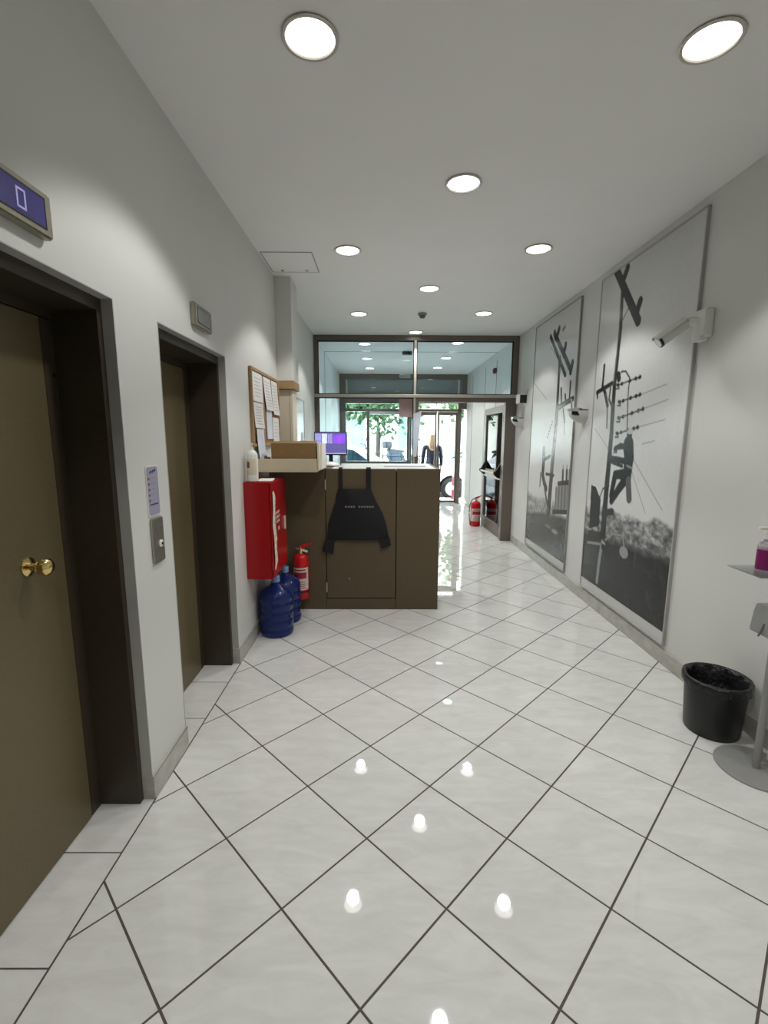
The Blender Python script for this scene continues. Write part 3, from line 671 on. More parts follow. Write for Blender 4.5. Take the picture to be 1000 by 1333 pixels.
# ============================================================ EXTINGUISHERS, WATER BOTTLES
def extinguisher(name, label, loc, r, hb, bracket, rz):
    t = thing(name, label, 'fire extinguisher', loc, rz)
    MB().lathe([(0, 0.0), (r*0.9, 0.0), (r, 0.012), (r, hb-0.05), (r*0.93, hb-0.025), (r*0.7, hb-0.006), (r*0.35, hb+0.004), (0, hb+0.005)], 32).build('cylinder', m_redext, t, smooth=True)
    lb_ = MB().lathe([(r+0.0006, hb*0.22), (r+0.0006, hb*0.72)], 18, a0=math.radians(195), a1=math.radians(345)).build('label_band', m_whiteprint, t, smooth=True)
    MB().lathe([(r+0.0012, hb*0.48), (r+0.0012, hb*0.62)], 14, a0=math.radians(215), a1=math.radians(322)).build('red_block', m_redprint, lb_)
    q = MB()
    for k in range(4): q.lathe([(r+0.0012, hb*(0.26+0.045*k)), (r+0.0012, hb*(0.275+0.045*k))], 10, a0=math.radians(220+6*k), a1=math.radians(320-9*(k % 2)))
    q.lathe([(r+0.0012, hb*0.655), (r+0.0012, hb*0.685)], 10, a0=math.radians(225), a1=math.radians(315))
    q.build('text_lines', m_redprint, lb_)['kind'] = 'stuff'
    MB().lathe([(0.018, hb), (0.018, hb+0.03), (0.012, hb+0.035), (0.012, hb+0.06), (0, hb+0.06)], 16).build('valve', m_brass, t, smooth=True)
    MB().prism([(-0.015, hb+0.05), (0.02, hb+0.05), (0.105, hb+0.098), (0.100, hb+0.108), (-0.015, hb+0.075)], 'y', -0.009, 0.009).build('lever', m_redext, t)
    MB().prism([(0.0, hb+0.035), (0.06, hb+0.012), (0.066, hb+0.024), (0.0, hb+0.052)], 'y', -0.011, 0.011).build('carry_handle', m_white, t)
    MB().cyl((-0.012, 0, hb+0.045), (-0.045, 0, hb+0.048), 0.008, 0.013, 12).build('gauge', m_chrome, t)
    hz = [(-0.01, 0, hb+0.055), (-r*0.9, -0.0, hb+0.03), (-r-0.028, 0, hb*0.8), (-r-0.032, 0, hb*0.5), (-r-0.02, 0, hb*0.22), (-r-0.006, 0, hb*0.14)]
    pts = []
    for i in range(len(hz)-1):
        for k in range(4): pts.append(Vector(hz[i]).lerp(Vector(hz[i+1]), k/4))
    pts.append(Vector(hz[-1]))
    for _ in range(2): pts = [pts[0]]+[(pts[i-1]+pts[i]*2+pts[i+1])/4 for i in range(1, len(pts)-1)]+[pts[-1]]
    if not bracket:
        MB().tube(pts, 0.0085, 8).build('hose', m_rubber, t, smooth=True)
        MB().cyl((-r-0.010, 0, hb*0.17), (-r-0.004, 0, hb*0.05), 0.011, 0.015, 12).build('nozzle', m_rubber, t)
    if bracket:
        MB().lathe([(r+0.0005, hb*0.16), (r+0.003, hb*0.16), (r+0.003, hb*0.185), (r+0.0005, hb*0.185)], 32).build('bracket_strap', m_black, t)
        MB().box(-0.02, 0.02, r-0.004, r+0.004, hb*0.1, hb*0.7).build('wall_bracket', m_black, t)
    return t
extinguisher('fire_extinguisher', 'small red fire extinguisher hung on the brown counter front', (-0.735, YC-0.0725, 0.139), 0.068, 0.415, True, 0)
extinguisher('fire_extinguisher', 'red fire extinguisher with black hose standing by the open glass door', (1.715, 8.36, 0.0), 0.088, 0.455, False, 0.1)

def water_bottle(loc, label, rz):
    t = thing('water_bottle', label, 'water bottle', loc, rz)
    R_ = 0.134
    prof = [(0, 0.012), (0.09, 0.010), (0.105, 0.0), (R_-0.012, 0.0), (R_-0.003, 0.008), (R_, 0.025)]
    for k in range(4):
        z = 0.055+k*0.072
        prof += [(R_, z), (R_-0.005, z+0.008), (R_-0.005, z+0.016), (R_, z+0.024)]
    prof += [(R_, 0.325), (R_-0.006, 0.345), (R_-0.025, 0.372), (R_-0.058, 0.395), (0.052, 0.410), (0.036, 0.422), (0.030, 0.436), (0.030, 0.455), (0, 0.455)]
    MB().lathe(prof, 40).build('body', m_water, t, smooth=True, ang=60)
    MB().lathe([(0.0305, 0.436), (0.034, 0.438), (0.033, 0.482), (0.029, 0.487), (0, 0.487)], 24).build('cap', m_cap, t, smooth=True)
    MB().tube([(R_-0.004, 0, 0.18), (R_+0.004, 0, 0.17), (R_+0.004, 0, 0.10), (R_-0.004, 0, 0.09)], 0.006).build('grip', m_water, t, smooth=True)
    return t
water_bottle((-0.862, 3.632, 0), 'blue water cooler bottle on the tiles under the red cabinet', -0.5)
water_bottle((-0.846, 3.906, 0), 'blue water cooler bottle half hidden between other bottle and extinguisher', -0.4)

# ============================================================ RIGHT WALL: TALL PRINTS
def draw_print(name, label, y0, y1, z0, z1, margin_b, painter, fr):
    t = thing(name, label, 'wall print', (XR, (y0+y1)/2, z0))
    W = (y1-y0)/2; H = z1-z0
    MB().box(-0.016, 0, -W, W, 0, H).build('backing_board', m_board, t)
    # frame strips
    for b_ in ((-0.022, 0, -W-0.012, -W, -0.012, H+0.012), (-0.022, 0, W, W+0.012, -0.012, H+0.012), (-0.024, 0, -W, W, H, H+0.012), (-0.024, 0, -W, W, -0.012, 0)):
        MB().box(*b_).build('frame_strip', fr, t)
    c = 0.008; ny = int((2*W)/c); nz = int((H-margin_b)/c)
    Y = np.linspace(y0, y1, ny+1); Z = np.linspace(z0+margin_b, z1, nz+1)
    YY, ZZ = np.meshgrid(Y, Z, indexing='ij')
    img = painter(YY, ZZ)**1.3
    vs_ = np.stack([np.full(YY.size, -0.0172), (YY-(y0+y1)/2).ravel(), (ZZ-z0).ravel()], 1)
    idx = np.arange((ny+1)*(nz+1)).reshape(ny+1, nz+1)
    a = idx[:-1, :-1]; b = idx[1:, :-1]; c2 = idx[1:, 1:]; d = idx[:-1, 1:]
    faces = np.stack([a, d, c2, b], -1).reshape(-1, 4)
    me = bpy.data.meshes.new('print'); me.vertices.add(len(vs_)); me.vertices.foreach_set('co', vs_.astype(np.float32).ravel())
    me.loops.add(faces.size); me.loops.foreach_set('vertex_index', faces.ravel().astype(np.int32))
    me.polygons.add(len(faces)); me.polygons.foreach_set('loop_start', np.arange(0, faces.size, 4, dtype=np.int32))
    me.update(calc_edges=True); me.validate()
    ca = me.color_attributes.new('ink', 'FLOAT_COLOR', 'POINT')
    g = img.ravel(); g = np.where(g <= 0.04045, g/12.92, ((g+0.055)/1.055)**2.4)
    col = np.stack([g, g, g*0.985, np.ones_like(g)], 1).astype(np.float32); ca.data.foreach_set('color', col.ravel())
    m = bpy.data.materials.new('black_and_white_print'); m.use_nodes = True; nt = m.node_tree; p = nt.nodes['Principled BSDF']
    at = nt.nodes.new('ShaderNodeAttribute'); at.attribute_name = 'ink'
    nzn = nt.nodes.new('ShaderNodeTexNoise'); nzn.inputs['Scale'].default_value = 60
    mr = nt.nodes.new('ShaderNodeMapRange'); mr.inputs[3].default_value = 0.93; mr.inputs[4].default_value = 1.05
    mx = nt.nodes.new('ShaderNodeMix'); mx.data_type = 'RGBA'; mx.blend_type = 'MULTIPLY'; mx.inputs[0].default_value = 1
    nt.links.new(nzn.outputs['Fac'], mr.inputs[0]); nt.links.new(at.outputs['Color'], mx.inputs[6]); nt.links.new(mr.outputs[0], mx.inputs[7])
    nt.links.new(mx.outputs[2], p.inputs['Base Color']); p.inputs['Roughness'].default_value = 0.22; p.inputs['Specular IOR Level'].default_value = 0.32
    me.materials.append(m)
    o = bpy.data.objects.new('print', me); C.objects.link(o); o.parent = t
    return t
def fbm(shape, cells, seed, oct_=4):
    r = np.random.default_rng(seed); out = np.zeros(shape); amp = 1; tot = 0
    for o in range(oct_):
        n0 = max(2, int(cells[0]*2**o)); n1 = max(2, int(cells[1]*2**o)); g = r.random((n0+2, n1+2))
        u = np.linspace(0, n0, shape[0]); v = np.linspace(0, n1, shape[1]); i = u.astype(int); j = v.astype(int)
        fu = (u-i)[:, None]; fv = (v-j)[None, :]
        out += amp*((g[np.ix_(i, j)]*(1-fu)+g[np.ix_(i+1, j)]*fu)*(1-fv)+(g[np.ix_(i, j+1)]*(1-fu)+g[np.ix_(i+1, j+1)]*fu)*fv); tot += amp; amp *= 0.55
    return out/tot
class Painter:
    def __init__(s, YY, ZZ, base): s.Y, s.Z = YY, ZZ; s.I = base; s.c = 0.008
    def P(s, p): return at_x(p[0], p[1], XR-0.0172)
    def stroke(s, pts, w0, val, w1=None):
        # pts in photo pixels on the wall plane; w in metres (half-width)
        q = [s.P(p) for p in pts]; w1 = w0 if w1 is None else w1; n = len(q)-1
        for i in range(n):
            (ay, az), (by, bz) = q[i], q[i+1]; dy, dz = by-ay, bz-az; L2 = dy*dy+dz*dz+1e-9
            t = np.clip(((s.Y-ay)*dy+(s.Z-az)*dz)/L2, 0, 1); d = np.hypot(s.Y-ay-t*dy, s.Z-az-t*dz)
            hw = w0+(w1-w0)*(i+t)/n
            k = np.clip((hw-d)/s.c+0.5, 0, 1); s.I = s.I*(1-k)+val*k
    def blob(s, p, ry, rz, val):
        y, z = s.P(p); d = np.hypot((s.Y-y)/ry, (s.Z-z)/rz); k = np.clip((1-d)*ry/s.c+0.5, 0, 1); s.I = s.I*(1-k)+val*k
    def poly(s, pts, val):
        q = [s.P(p) for p in pts]; inside = np.zeros(s.Y.shape, bool); n = len(q)
        for i in range(n):
            (y1, z1), (y2, z2) = q[i], q[(i+1) % n]
            cond = ((z1 > s.Z) != (z2 > s.Z)) & (s.Y < (y2-y1)*(s.Z-z1)/((z2-z1)+1e-12)+y1); inside ^= cond
        s.I = np.where(inside, val, s.I)
def paint_near(YY, ZZ):
    base = np.full(YY.shape, 0.87)+0.03*(fbm(YY.shape, (3, 6), 1)-0.5)
    base = base - 0.05*np.clip((ZZ-2.2)/0.8, 0, 1)
    P = Painter(YY, ZZ, base)
    tex = fbm(YY.shape, (34, 110), 2, 3); tex2 = fbm(YY.shape, (10, 26), 3)
    y, zt = at_x(794, 664, XR); y2, zt2 = at_x(870, 682, XR)
    top = zt+(YY-y)/(y2-y)*(zt2-zt)+0.16*(fbm(YY.shape, (7, 3), 9)-0.42)+0.10*(tex2-0.5)
    k = np.clip((top-ZZ)/0.05, 0, 1); fol = 0.60+0.62*(tex-0.5)+0.25*(tex2-0.5); P.I = P.I*(1-k)+np.clip(fol, 0.25, 0.84)*k
    y, zg = at_x(791, 695, XR); y2, zg2 = at_x(877, 722, XR)
    gl = zg+(YY-y)/(y2-y)*(zg2-zg)+0.07*(tex2-0.5)
    k = np.clip((gl-ZZ)/0.09, 0, 1); gr = 0.25+0.14*(fbm(YY.shape, (40, 30), 5)-0.5)+0.10*(tex2-0.5); P.I = P.I*(1-k)+np.clip(gr, 0.12, 0.5)*k
    P.poly([(770, 631), (776, 634), (782, 650), (780, 684), (767, 688)], 0.22)
    P.poly([(766, 690), (784, 692), (783, 720), (763, 722)], 0.30); P.stroke([(765, 706), (786, 709)], 0.012, 0.62)
    # wires
    for a, b in (((834, 514), (868, 500)), ((838, 532), (870, 520)), ((831, 556), (866, 546)), ((820, 590), (862, 664)), ((822, 612), (840, 668)), ((775, 558), (797, 592)), ((836, 578), (852, 574))): P.stroke([a, b], 0.003, 0.62)
    # pole
    P.stroke([(811, 368), (808, 428), (800, 502), (796, 564), (793.5, 594), (790, 632), (787, 668), (784.5, 706)], 0.022, 0.24, 0.048)
    P.stroke([(809, 378), (806, 430), (799, 500)], 0.007, 0.55)
    P.stroke([(784, 706), (780, 730), (777, 757)], 0.026, 0.60)
    P.stroke([(803, 352), (831, 418)], 0.040, 0.16); P.stroke([(817, 349), (812, 364)], 0.035, 0.17); P.stroke([(833.5, 392), (829, 407)], 0.035, 0.17); P.stroke([(820, 398), (811, 416)], 0.006, 0.3)
    P.stroke([(777.5, 511), (797, 499)], 0.020, 0.2); P.stroke([(787, 476), (784.5, 503)], 0.018, 0.22); P.stroke([(786, 505), (788, 512), (791, 528)], 0.022, 0.26); P.stroke([(791, 528), (790, 557)], 0.010, 0.3); P.stroke([(778, 512), (778, 518)], 0.012, 0.25)
    P.stroke([(795, 505), (793, 520), (797, 530)], 0.012, 0.35)
    P.stroke([(805, 489), (810, 483.5), (815, 483.5), (820, 492), (818.5, 505), (817.5, 520), (816.5, 560)], 0.007, 0.32); P.stroke([(805, 488), (806, 493)], 0.03, 0.2)
    for a, b in (((803, 502), (834, 490.5)), ((805, 524), (834, 513.5)), ((804, 545), (838, 532)), ((802, 565), (831, 556)), ((800, 585), (812, 582))):
        P.stroke([a, b], 0.006, 0.35)
        for f_ in (0.06, 0.22, 0.55, 0.8, 0.97):
            p = (a[0]+(b[0]-a[0])*f_, a[1]+(b[1]-a[1])*f_); P.blob(p, 0.022, 0.016, 0.25)
        P.stroke([(a[0], a[1]-2), (a[0]+3, a[1]-1), (a[0]+3, a[1]+4), (a[0]-1, a[1]+4)], 0.006, 0.28)
    # climbing figure (photographed worker, back to the pole)
    P.stroke([(818, 580), (819, 596), (817, 614)], 0.078, 0.20, 0.062); P.stroke([(817, 612), (816, 622)], 0.066, 0.22)
    P.stroke([(814, 582), (808, 580), (801, 584)], 0.022, 0.25); P.stroke([(812, 600), (796, 597)], 0.026, 0.18); P.stroke([(810, 607), (797, 602)], 0.014, 0.24)
    P.stroke([(814, 617), (801, 618), (795.5, 645)], 0.044, 0.18, 0.032); P.stroke([(816, 622), (806, 636), (796, 652)], 0.048, 0.17, 0.034)
    P.stroke([(818, 626), (819, 649)], 0.040, 0.45); P.blob((819.5, 567), 0.040, 0.045, 0.26); P.blob((820.5, 561.5), 0.046, 0.026, 0.80); P.stroke([(816, 606), (822, 609)], 0.012, 0.6)
    P.stroke([(797, 666), (787, 668)], 0.03, 0.25); P.stroke([(781, 648), (785, 636), (791, 634)], 0.008, 0.3)
    # street lamp on the pole
    P.stroke([(788, 703), (798, 695), (811, 697.5), (812.5, 713)], 0.009, 0.66); P.blob((812, 719), 0.068, 0.05, 0.66)
    P.blob((786, 708), 0.03, 0.02, 0.7); P.stroke([(785, 712), (791, 722)], 0.03, 0.14)
    return np.clip(P.I, 0.05, 0.92)
def paint_far(YY, ZZ):
    base = np.full(YY.shape, 0.87)+0.03*(fbm(YY.shape, (3, 6), 11)-0.5)
    base = base-0.06*np.clip((ZZ-2.3)/0.7, 0, 1)
    P = Painter(YY, ZZ, base)
    tex = fbm(YY.shape, (26, 60), 12); tex2 = fbm(YY.shape, (8, 20), 13)
    y, zt = at_x(695, 642, XR); k = np.clip((zt+0.14*(tex2-0.5)-ZZ)/0.08, 0, 1)*np.clip((YY-5.2)/0.15, 0, 1); P.I = P.I*(1-k)+np.clip(0.66+0.5*(tex-0.5), 0.35, 0.85)*k
    y, zg = at_x(690, 664, XR); y2, zg2 = at_x(741, 669, XR)
    k = np.clip((zg+(YY-y)/(y2-y)*(zg2-zg)+0.05*(tex2-0.5)-ZZ)/0.06, 0, 1); gr = 0.34+0.12*(tex-0.5)+0.30*np.clip((YY-5.85)/0.4, 0, 1)*(tex-0.35); P.I = P.I*(1-k)+np.clip(gr, 0.2, 0.6)*k
    P.blob((722, 692), 0.10, 0.025, 0.62); P.blob((713, 685), 0.10, 0.02, 0.52)
    for a, b in (((692, 494), (712, 520)), ((728, 470), (716, 450)), ((706, 618), (702, 636))): P.stroke([a, b], 0.004, 0.6)
    # transformer
    P.poly([(725, 633), (741, 631), (740, 664), (721, 664)], 0.60)
    for x in (724, 728, 732, 736, 740): P.stroke([(x, 634), (x-1.5, 663)], 0.012, 0.42)
    P.stroke([(727, 629.5), (742, 628)], 0.026, 0.26); P.poly([(720, 663), (741, 664), (740, 670), (719, 669)], 0.24)
    for x in (733, 738, 742): P.stroke([(x, 613), (x-0.4, 628)], 0.026, 0.28); P.stroke([(x+0.3, 606), (x, 613)], 0.008, 0.4)
    # pole and crossarms
    P.stroke([(729, 466), (726.5, 510), (724, 552), (719, 605), (714, 667)], 0.028, 0.34, 0.060)
    P.stroke([(727.5, 470), (725, 515), (722.5, 553)], 0.008, 0.55)
    P.stroke([(717, 438), (736, 488)], 0.028, 0.27); P.stroke([(723.5, 437), (742.5, 480)], 0.034, 0.27)
    for a, b in (((728, 428), (725, 440)), ((736.5, 449), (734, 461)), ((745.5, 472), (743, 484)), ((722, 433), (724, 440))): P.stroke([a, b], 0.036, 0.20)
    P.stroke([(733, 430), (736, 425)], 0.012, 0.3)
    P.stroke([(726, 531), (746, 519)], 0.030, 0.34)
    for a, b in (((730.7, 506), (731, 523)), ((743, 497), (741.5, 519)), ((736, 514), (736.5, 523)), ((733.5, 533), (735, 549))): P.stroke([a, b], 0.018, 0.26)
    P.stroke([(744, 522), (744.5, 534)], 0.018, 0.3); P.stroke([(735, 549), (734.5, 566)], 0.006, 0.5)
    for k_ in range(6): P.blob((719-k_*1.2, 549+k_*4), 0.022, 0.012, 0.48)
    # figure with safety belt
    P.blob((708, 586), 0.040, 0.05, 0.24); P.stroke([(708, 592), (707.5, 606), (706.5, 618)], 0.052, 0.22, 0.045); P.stroke([(709, 598), (716, 594)], 0.020, 0.45)
    P.stroke([(706.5, 618), (708.5, 628), (711, 636)], 0.042, 0.24); P.stroke([(709, 634), (711, 648), (714, 664)], 0.024, 0.42); P.stroke([(711, 617), (721, 619)], 0.016, 0.2); P.stroke([(704, 616), (703, 632)], 0.02, 0.5)
    return np.clip(P.I, 0.05, 0.92)
draw_print('tall_print', 'tall black and white print of worker climbing pole beside dark field', 3.105, 4.475, 0.15, 3.005, 0.085, paint_near, m_strip)
draw_print('tall_print', 'tall black and white print with pole, transformer and worker near doorway', 4.93, 6.30, 0.15, 3.000, 0.085, paint_far, m_grey)

# ---- wall fittings on the right
sc = thing('security_camera', 'white tubular camera on a wall bracket over the print edge', 'security camera', (XR, 3.018, 2.30))
MB().prism(rrect(0.062, 0.085, 0.012), 'x', -0.055, 0).build('wall_box', m_white, sc, bevel=0.006)
MB().tube([(-0.05, 0.02, 0.02), (-0.085, 0.03, 0.022), (-0.105, 0.035, 0.020)], 0.026, 14).build('arm', m_white, sc, smooth=True)
MB().box(-0.07, -0.02, -0.05, 0.03, -0.105, -0.08).build('terminal', m_white, sc, bevel=0.004)
A_ = Vector((-0.105, 0.045, 0.020)); B_ = Vector((-0.245, 0.075, -0.088))
MB().cyl(A_, B_, 0.037, 0.040, 28).build('barrel', m_opal, sc, bevel=0.004)
dv = (B_-A_).normalized()
MB().cyl(B_-dv*0.006, B_+dv*0.010, 0.0415, 0.0415, 28).build('end_rim', m_black, sc)
MB().cyl(B_+dv*0.010, B_+dv*0.012, 0.033, 0.033, 24).build('lens', m_opal, sc)
q = MB(); n_ = dv.cross(Vector((0, 1, 0))).normalized(); 
sv = dv.cross(n_).normalized(); upn = n_ if n_.z > 0 else -n_
vs_ = []
for t_ in (A_+dv*0.0, B_+dv*0.02):
    for a in range(9):
        an = math.radians(-65+130*a/8); 
        for rr in (0.0425, 0.0455): vs_.append(t_+(upn*math.cos(an)+sv*math.sin(an))*rr)
fs = []
for a in range(8):
    i = 2*a; j = i+2; o = 18
    fs += [(i, j, o+j, o+i), (i+1, o+i+1, o+j+1, j+1), (i, i+1, j+1, j), (o+i, o+j, o+j+1, o+i+1)]
fs += [(0, 18, 19, 1), (16, 17, 35, 34)]
q.add(vs_, fs).build('sun_shield', m_white, sc, smooth=True)

def wall_light(y, z, label):
    t = thing('wall_light', label, 'wall light', (XR, y, z), group='wall lights'); t.scale = (1.2, 1.2, 1.2)
    # quarter-bowl: half-round shell hanging below a rim, mouth to the room
    vs_ = []; fs = []; n, mth = 14, 8; Rx, Ry, Rz = 0.135, 0.085, 0.105
    for i in range(mth+1):
        ph = math.pi/2*i/mth
        for k in range(n+1):
            th = math.pi*k/n
            vs_.append((-Rx*math.cos(ph)*math.sin(th), Ry*math.cos(ph)*math.cos(th), -Rz*math.sin(ph)))
    for i in range(mth):
        for k in range(n):
            a = i*(n+1)+k; fs.append((a, a+1, a+n+2, a+n+1))
    o = len(vs_); vs_ += [(x*0.93, y_*0.93, z_*0.93) for x, y_, z_ in vs_]
    fs += [tuple(o+i for i in reversed(f)) for f in fs]
    for k in range(n): fs.append((k, o+k, o+k+1, k+1))
    sh = MB().add(vs_, fs).build('shell', m_opal, t, smooth=True, ang=60)
    MB().box(-0.004, 0.0, -0.085, 0.085, -0.105, 0.012).build('wall_plate', m_white, t)
    MB().prism([(-0.040, -0.002), (-0.128, -0.002), (-0.134, 0.018), (-0.110, 0.026), (-0.040, 0.020)], 'y', -0.055, 0.045).build('lamp_head', m_chrome, t, bevel=0.005)
    MB().prism([(-0.132, -0.034), (-0.070, -0.040), (-0.062, -0.006), (-0.134, -0.004)], 'y', -0.066, -0.050).build('dark_slot', m_black, t, bevel=0.003)
    q = MB()
    for k in range(5): q.box(-0.05+k*0.010, -0.046+k*0.010, -0.07, 0.07, 0.0, 0.012)
    q.build('vent_fins', m_greydk, t)['kind'] = 'stuff'
wall_light(4.70, 1.865, 'white half-bowl wall light between the two tall prints')
wall_light(6.78, 1.872, 'white half-bowl wall light beside the glass partition jamb')
sw = thing('wall_speaker', 'small white box with square black face above wall light', 'speaker', (XR, 6.62, 2.075))
MB().box(-0.13, 0, 0.0, 0.085, 0, 0.125).build('housing', m_white, sw, bevel=0.005); MB().box(-0.098, -0.004, -0.006, 0.0, 0.006, 0.119).build('face', m_black, sw, bevel=0.002)
MB().tube([(-0.004, -0.004, 0.125), (-0.003, -0.03, 0.17), (-0.003, -0.05, 0.19)], 0.003, 6).build('cable', m_grey, sw)
al = thing('alarm_sounder', 'small dark red alarm box on the vestibule wall', 'alarm', (XR, 8.50, 2.73))
MB().box(-0.05, 0, -0.05, 0.05, 0, 0.09).build('housing', mat('dark_red_plastic', (104, 30, 30), 0.4), al, bevel=0.008); MB().lathe([(0, 0), (0.025, 0), (0.025, 0.006), (0, 0.008)], 16, Matrix.Translation((-0.05, 0, 0.045)) @ Matrix.Rotation(-math.pi/2, 4, 'Y')).build('horn', m_black, al)

# notice and sheet on the partition
nt_ = tag(MB().box(-0.105, 0.105, 0, 0.002, 0, 0.27).build('glass_notice', m_pink, None, (0.357, YP+0.0425, 1.905)), 'pinkish-grey notice sheet stuck on the partition glass', 'notice')
hs_ = tag(MB().add([(0.0, 0, 0.0), (0.05, -0.03, 0.0), (0.115, -0.05, 0.68), (0.0, 0, 0.64), (0.0, 0.004, 0.0), (0.05, -0.026, 0.0), (0.115, -0.046, 0.68), (0.0, 0.004, 0.64)], [(0, 1, 2, 3), (4, 7, 6, 5), (0, 4, 5, 1), (1, 5, 6, 2), (2, 6, 7, 3), (3, 7, 4, 0)]).build('hanging_sheet', m_paper2, None, (0.470, YP-0.006, 1.31)), 'slanting bluish white sheet hanging on the doorway post', 'sheet')

# ============================================================ BIN AND SANITISER STAND
bn = thing('waste_bin', 'black round waste bin with a bag liner against the wall', 'waste bin', (1.840, 2.352, 0)); bn.scale = (1.09, 1.09, 1.03)
MB().lathe([(0, 0.0), (0.118, 0.0), (0.122, 0.006), (0.138, 0.280), (0.146, 0.283), (0.147, 0.297), (0.140, 0.302), (0.132, 0.299), (0.130, 0.28), (0.116, 0.012), (0, 0.010)], 44).build('bucket', m_binp, bn, smooth=True)
q = MB(); n = 48; vs_ = []; fs = []; prof = [(0.150, 0.262), (0.1515, 0.285), (0.148, 0.304), (0.138, 0.307), (0.126, 0.29), (0.118, 0.23), (0.10, 0.16), (0.05, 0.12), (0.002, 0.115)]
for i, (r_, z_) in enumerate(prof):
    for k in range(n):
        a = 2*math.pi*k/n; j = (0.006 if i > 3 else 0.0018)*math.sin(a*11+i*1.7)+(0.010 if i > 4 else 0.0)*math.sin(a*5+i); jz = (0.02 if i > 5 else 0.006 if i == 0 else 0.0)*math.sin(a*7+i*2.1)
        rr_ = max(0.001, r_+j) if i > 3 else max(r_, r_+j); vs_.append((rr_*math.cos(a), rr_*math.sin(a), z_+jz))
for i in range(len(prof)-1):
    for k in range(n): fs.append((i*n+k, i*n+(k+1) % n, (i+1)*n+(k+1) % n, (i+1)*n+k))
q.add(vs_, fs).build('liner', m_liner, bn, smooth=True, ang=80)

ss = thing('sanitiser_stand', 'grey hand sanitiser stand with round floor plate and pole', 'sanitiser stand', (1.838, 2.035, 0))
MB().lathe([(0, 0), (0.170, 0), (0.172, 0.003), (0.170, 0.007), (0, 0.008)], 56).build('floor_plate', m_grey, ss, smooth=True)
MB().cyl((0, 0, 0.008), (0, 0, 1.00), 0.016, seg=24).build('pole', m_grey, ss, smooth=True)
MB().prism([(-0.090, 0.705), (-0.075, 0.700), (-0.065, 0.735), (0.06, 0.735), (0.06, 0.835), (-0.070, 0.835), (-0.080, 0.80)], 'y', -0.075, 0.045).build('drip_bracket', m_grey, ss, bevel=0.004)
MB().tube([(-0.083, -0.03, 0.76), (-0.093, -0.03, 0.73), (-0.105, -0.03, 0.70)], 0.004, 6).build('clip', m_greydk, ss)
MB().box(-0.195, 0.09, -0.11, 0.09, 1.000, 1.006).build('shelf', m_screenpane, ss)
MB().prism([(0.02, 0.075), (0.045, 0.045), (0.09, 0.04), (0.15, 0.06), (0.15, 0.36), (0.02, 0.36)], 'y', -0.035, -0.029).build('info_board', m_cream, ss)
MB().prism([(0.021, 0.24), (0.149, 0.24), (0.149, 0.355), (0.021, 0.355)], 'y', -0.036, -0.035).build('board_print', m_green, ss)
gb = thing('gel_bottle', 'clear gel pump bottle with a purple label on the stand shelf', 'bottle', (1.742, 2.035, 1.0065))
MB().lathe([(0, 0), (0.030, 0), (0.033, 0.004), (0.033, 0.11), (0.028, 0.125), (0.014, 0.135), (0.014, 0.145), (0, 0.145)], 28).build('body', m_gel, gb, smooth=True)
MB().lathe([(0.0336, 0.006), (0.0336, 0.098)], 28).build('label', m_purple, gb, smooth=True)
MB().lathe([(0, 0.145), (0.016, 0.145), (0.016, 0.163), (0.006, 0.165), (0.006, 0.19), (0, 0.19)], 20).build('collar', m_white, gb, smooth=True)
MB().box(-0.045, 0.010, -0.009, 0.009, 0.188, 0.200).build('pump_head', m_white, gb, bevel=0.003)

# ============================================================ STREET
m_pave = mat('pavement', (196, 194, 188), 0.8, var=0.05, scale=4); m_road = mat('asphalt', (104, 104, 106), 0.9, var=0.06, scale=10)
struct(box('ground_pavement', m_pave, (-9, 11, YF+0.1, 12.55, -0.2, -0.02)), 'pale pavement outside the entrance', 'pavement')
struct(box('ground_road', m_road, (-30, 32, 12.55, 17.3, -0.3, -0.10)), 'grey road in front of the building', 'road')
struct(box('ground_far', m_pave, (-30, 32, 17.3, 36, -0.3, 0.30)), 'raised pavement on the far side of the street', 'pavement')
m_carw = mat('white_car_paint', (226, 228, 230), 0.2, var=0.01, coat=0.6); m_cars = mat('silver_car_paint', (184, 190, 196), 0.25, metal=0.3, var=0.01, coat=0.6)
m_carg = mat('car_glass', (24, 44, 54), 0.05, var=0.05); m_tyre = mat('tyre', (20, 20, 21), 0.8)
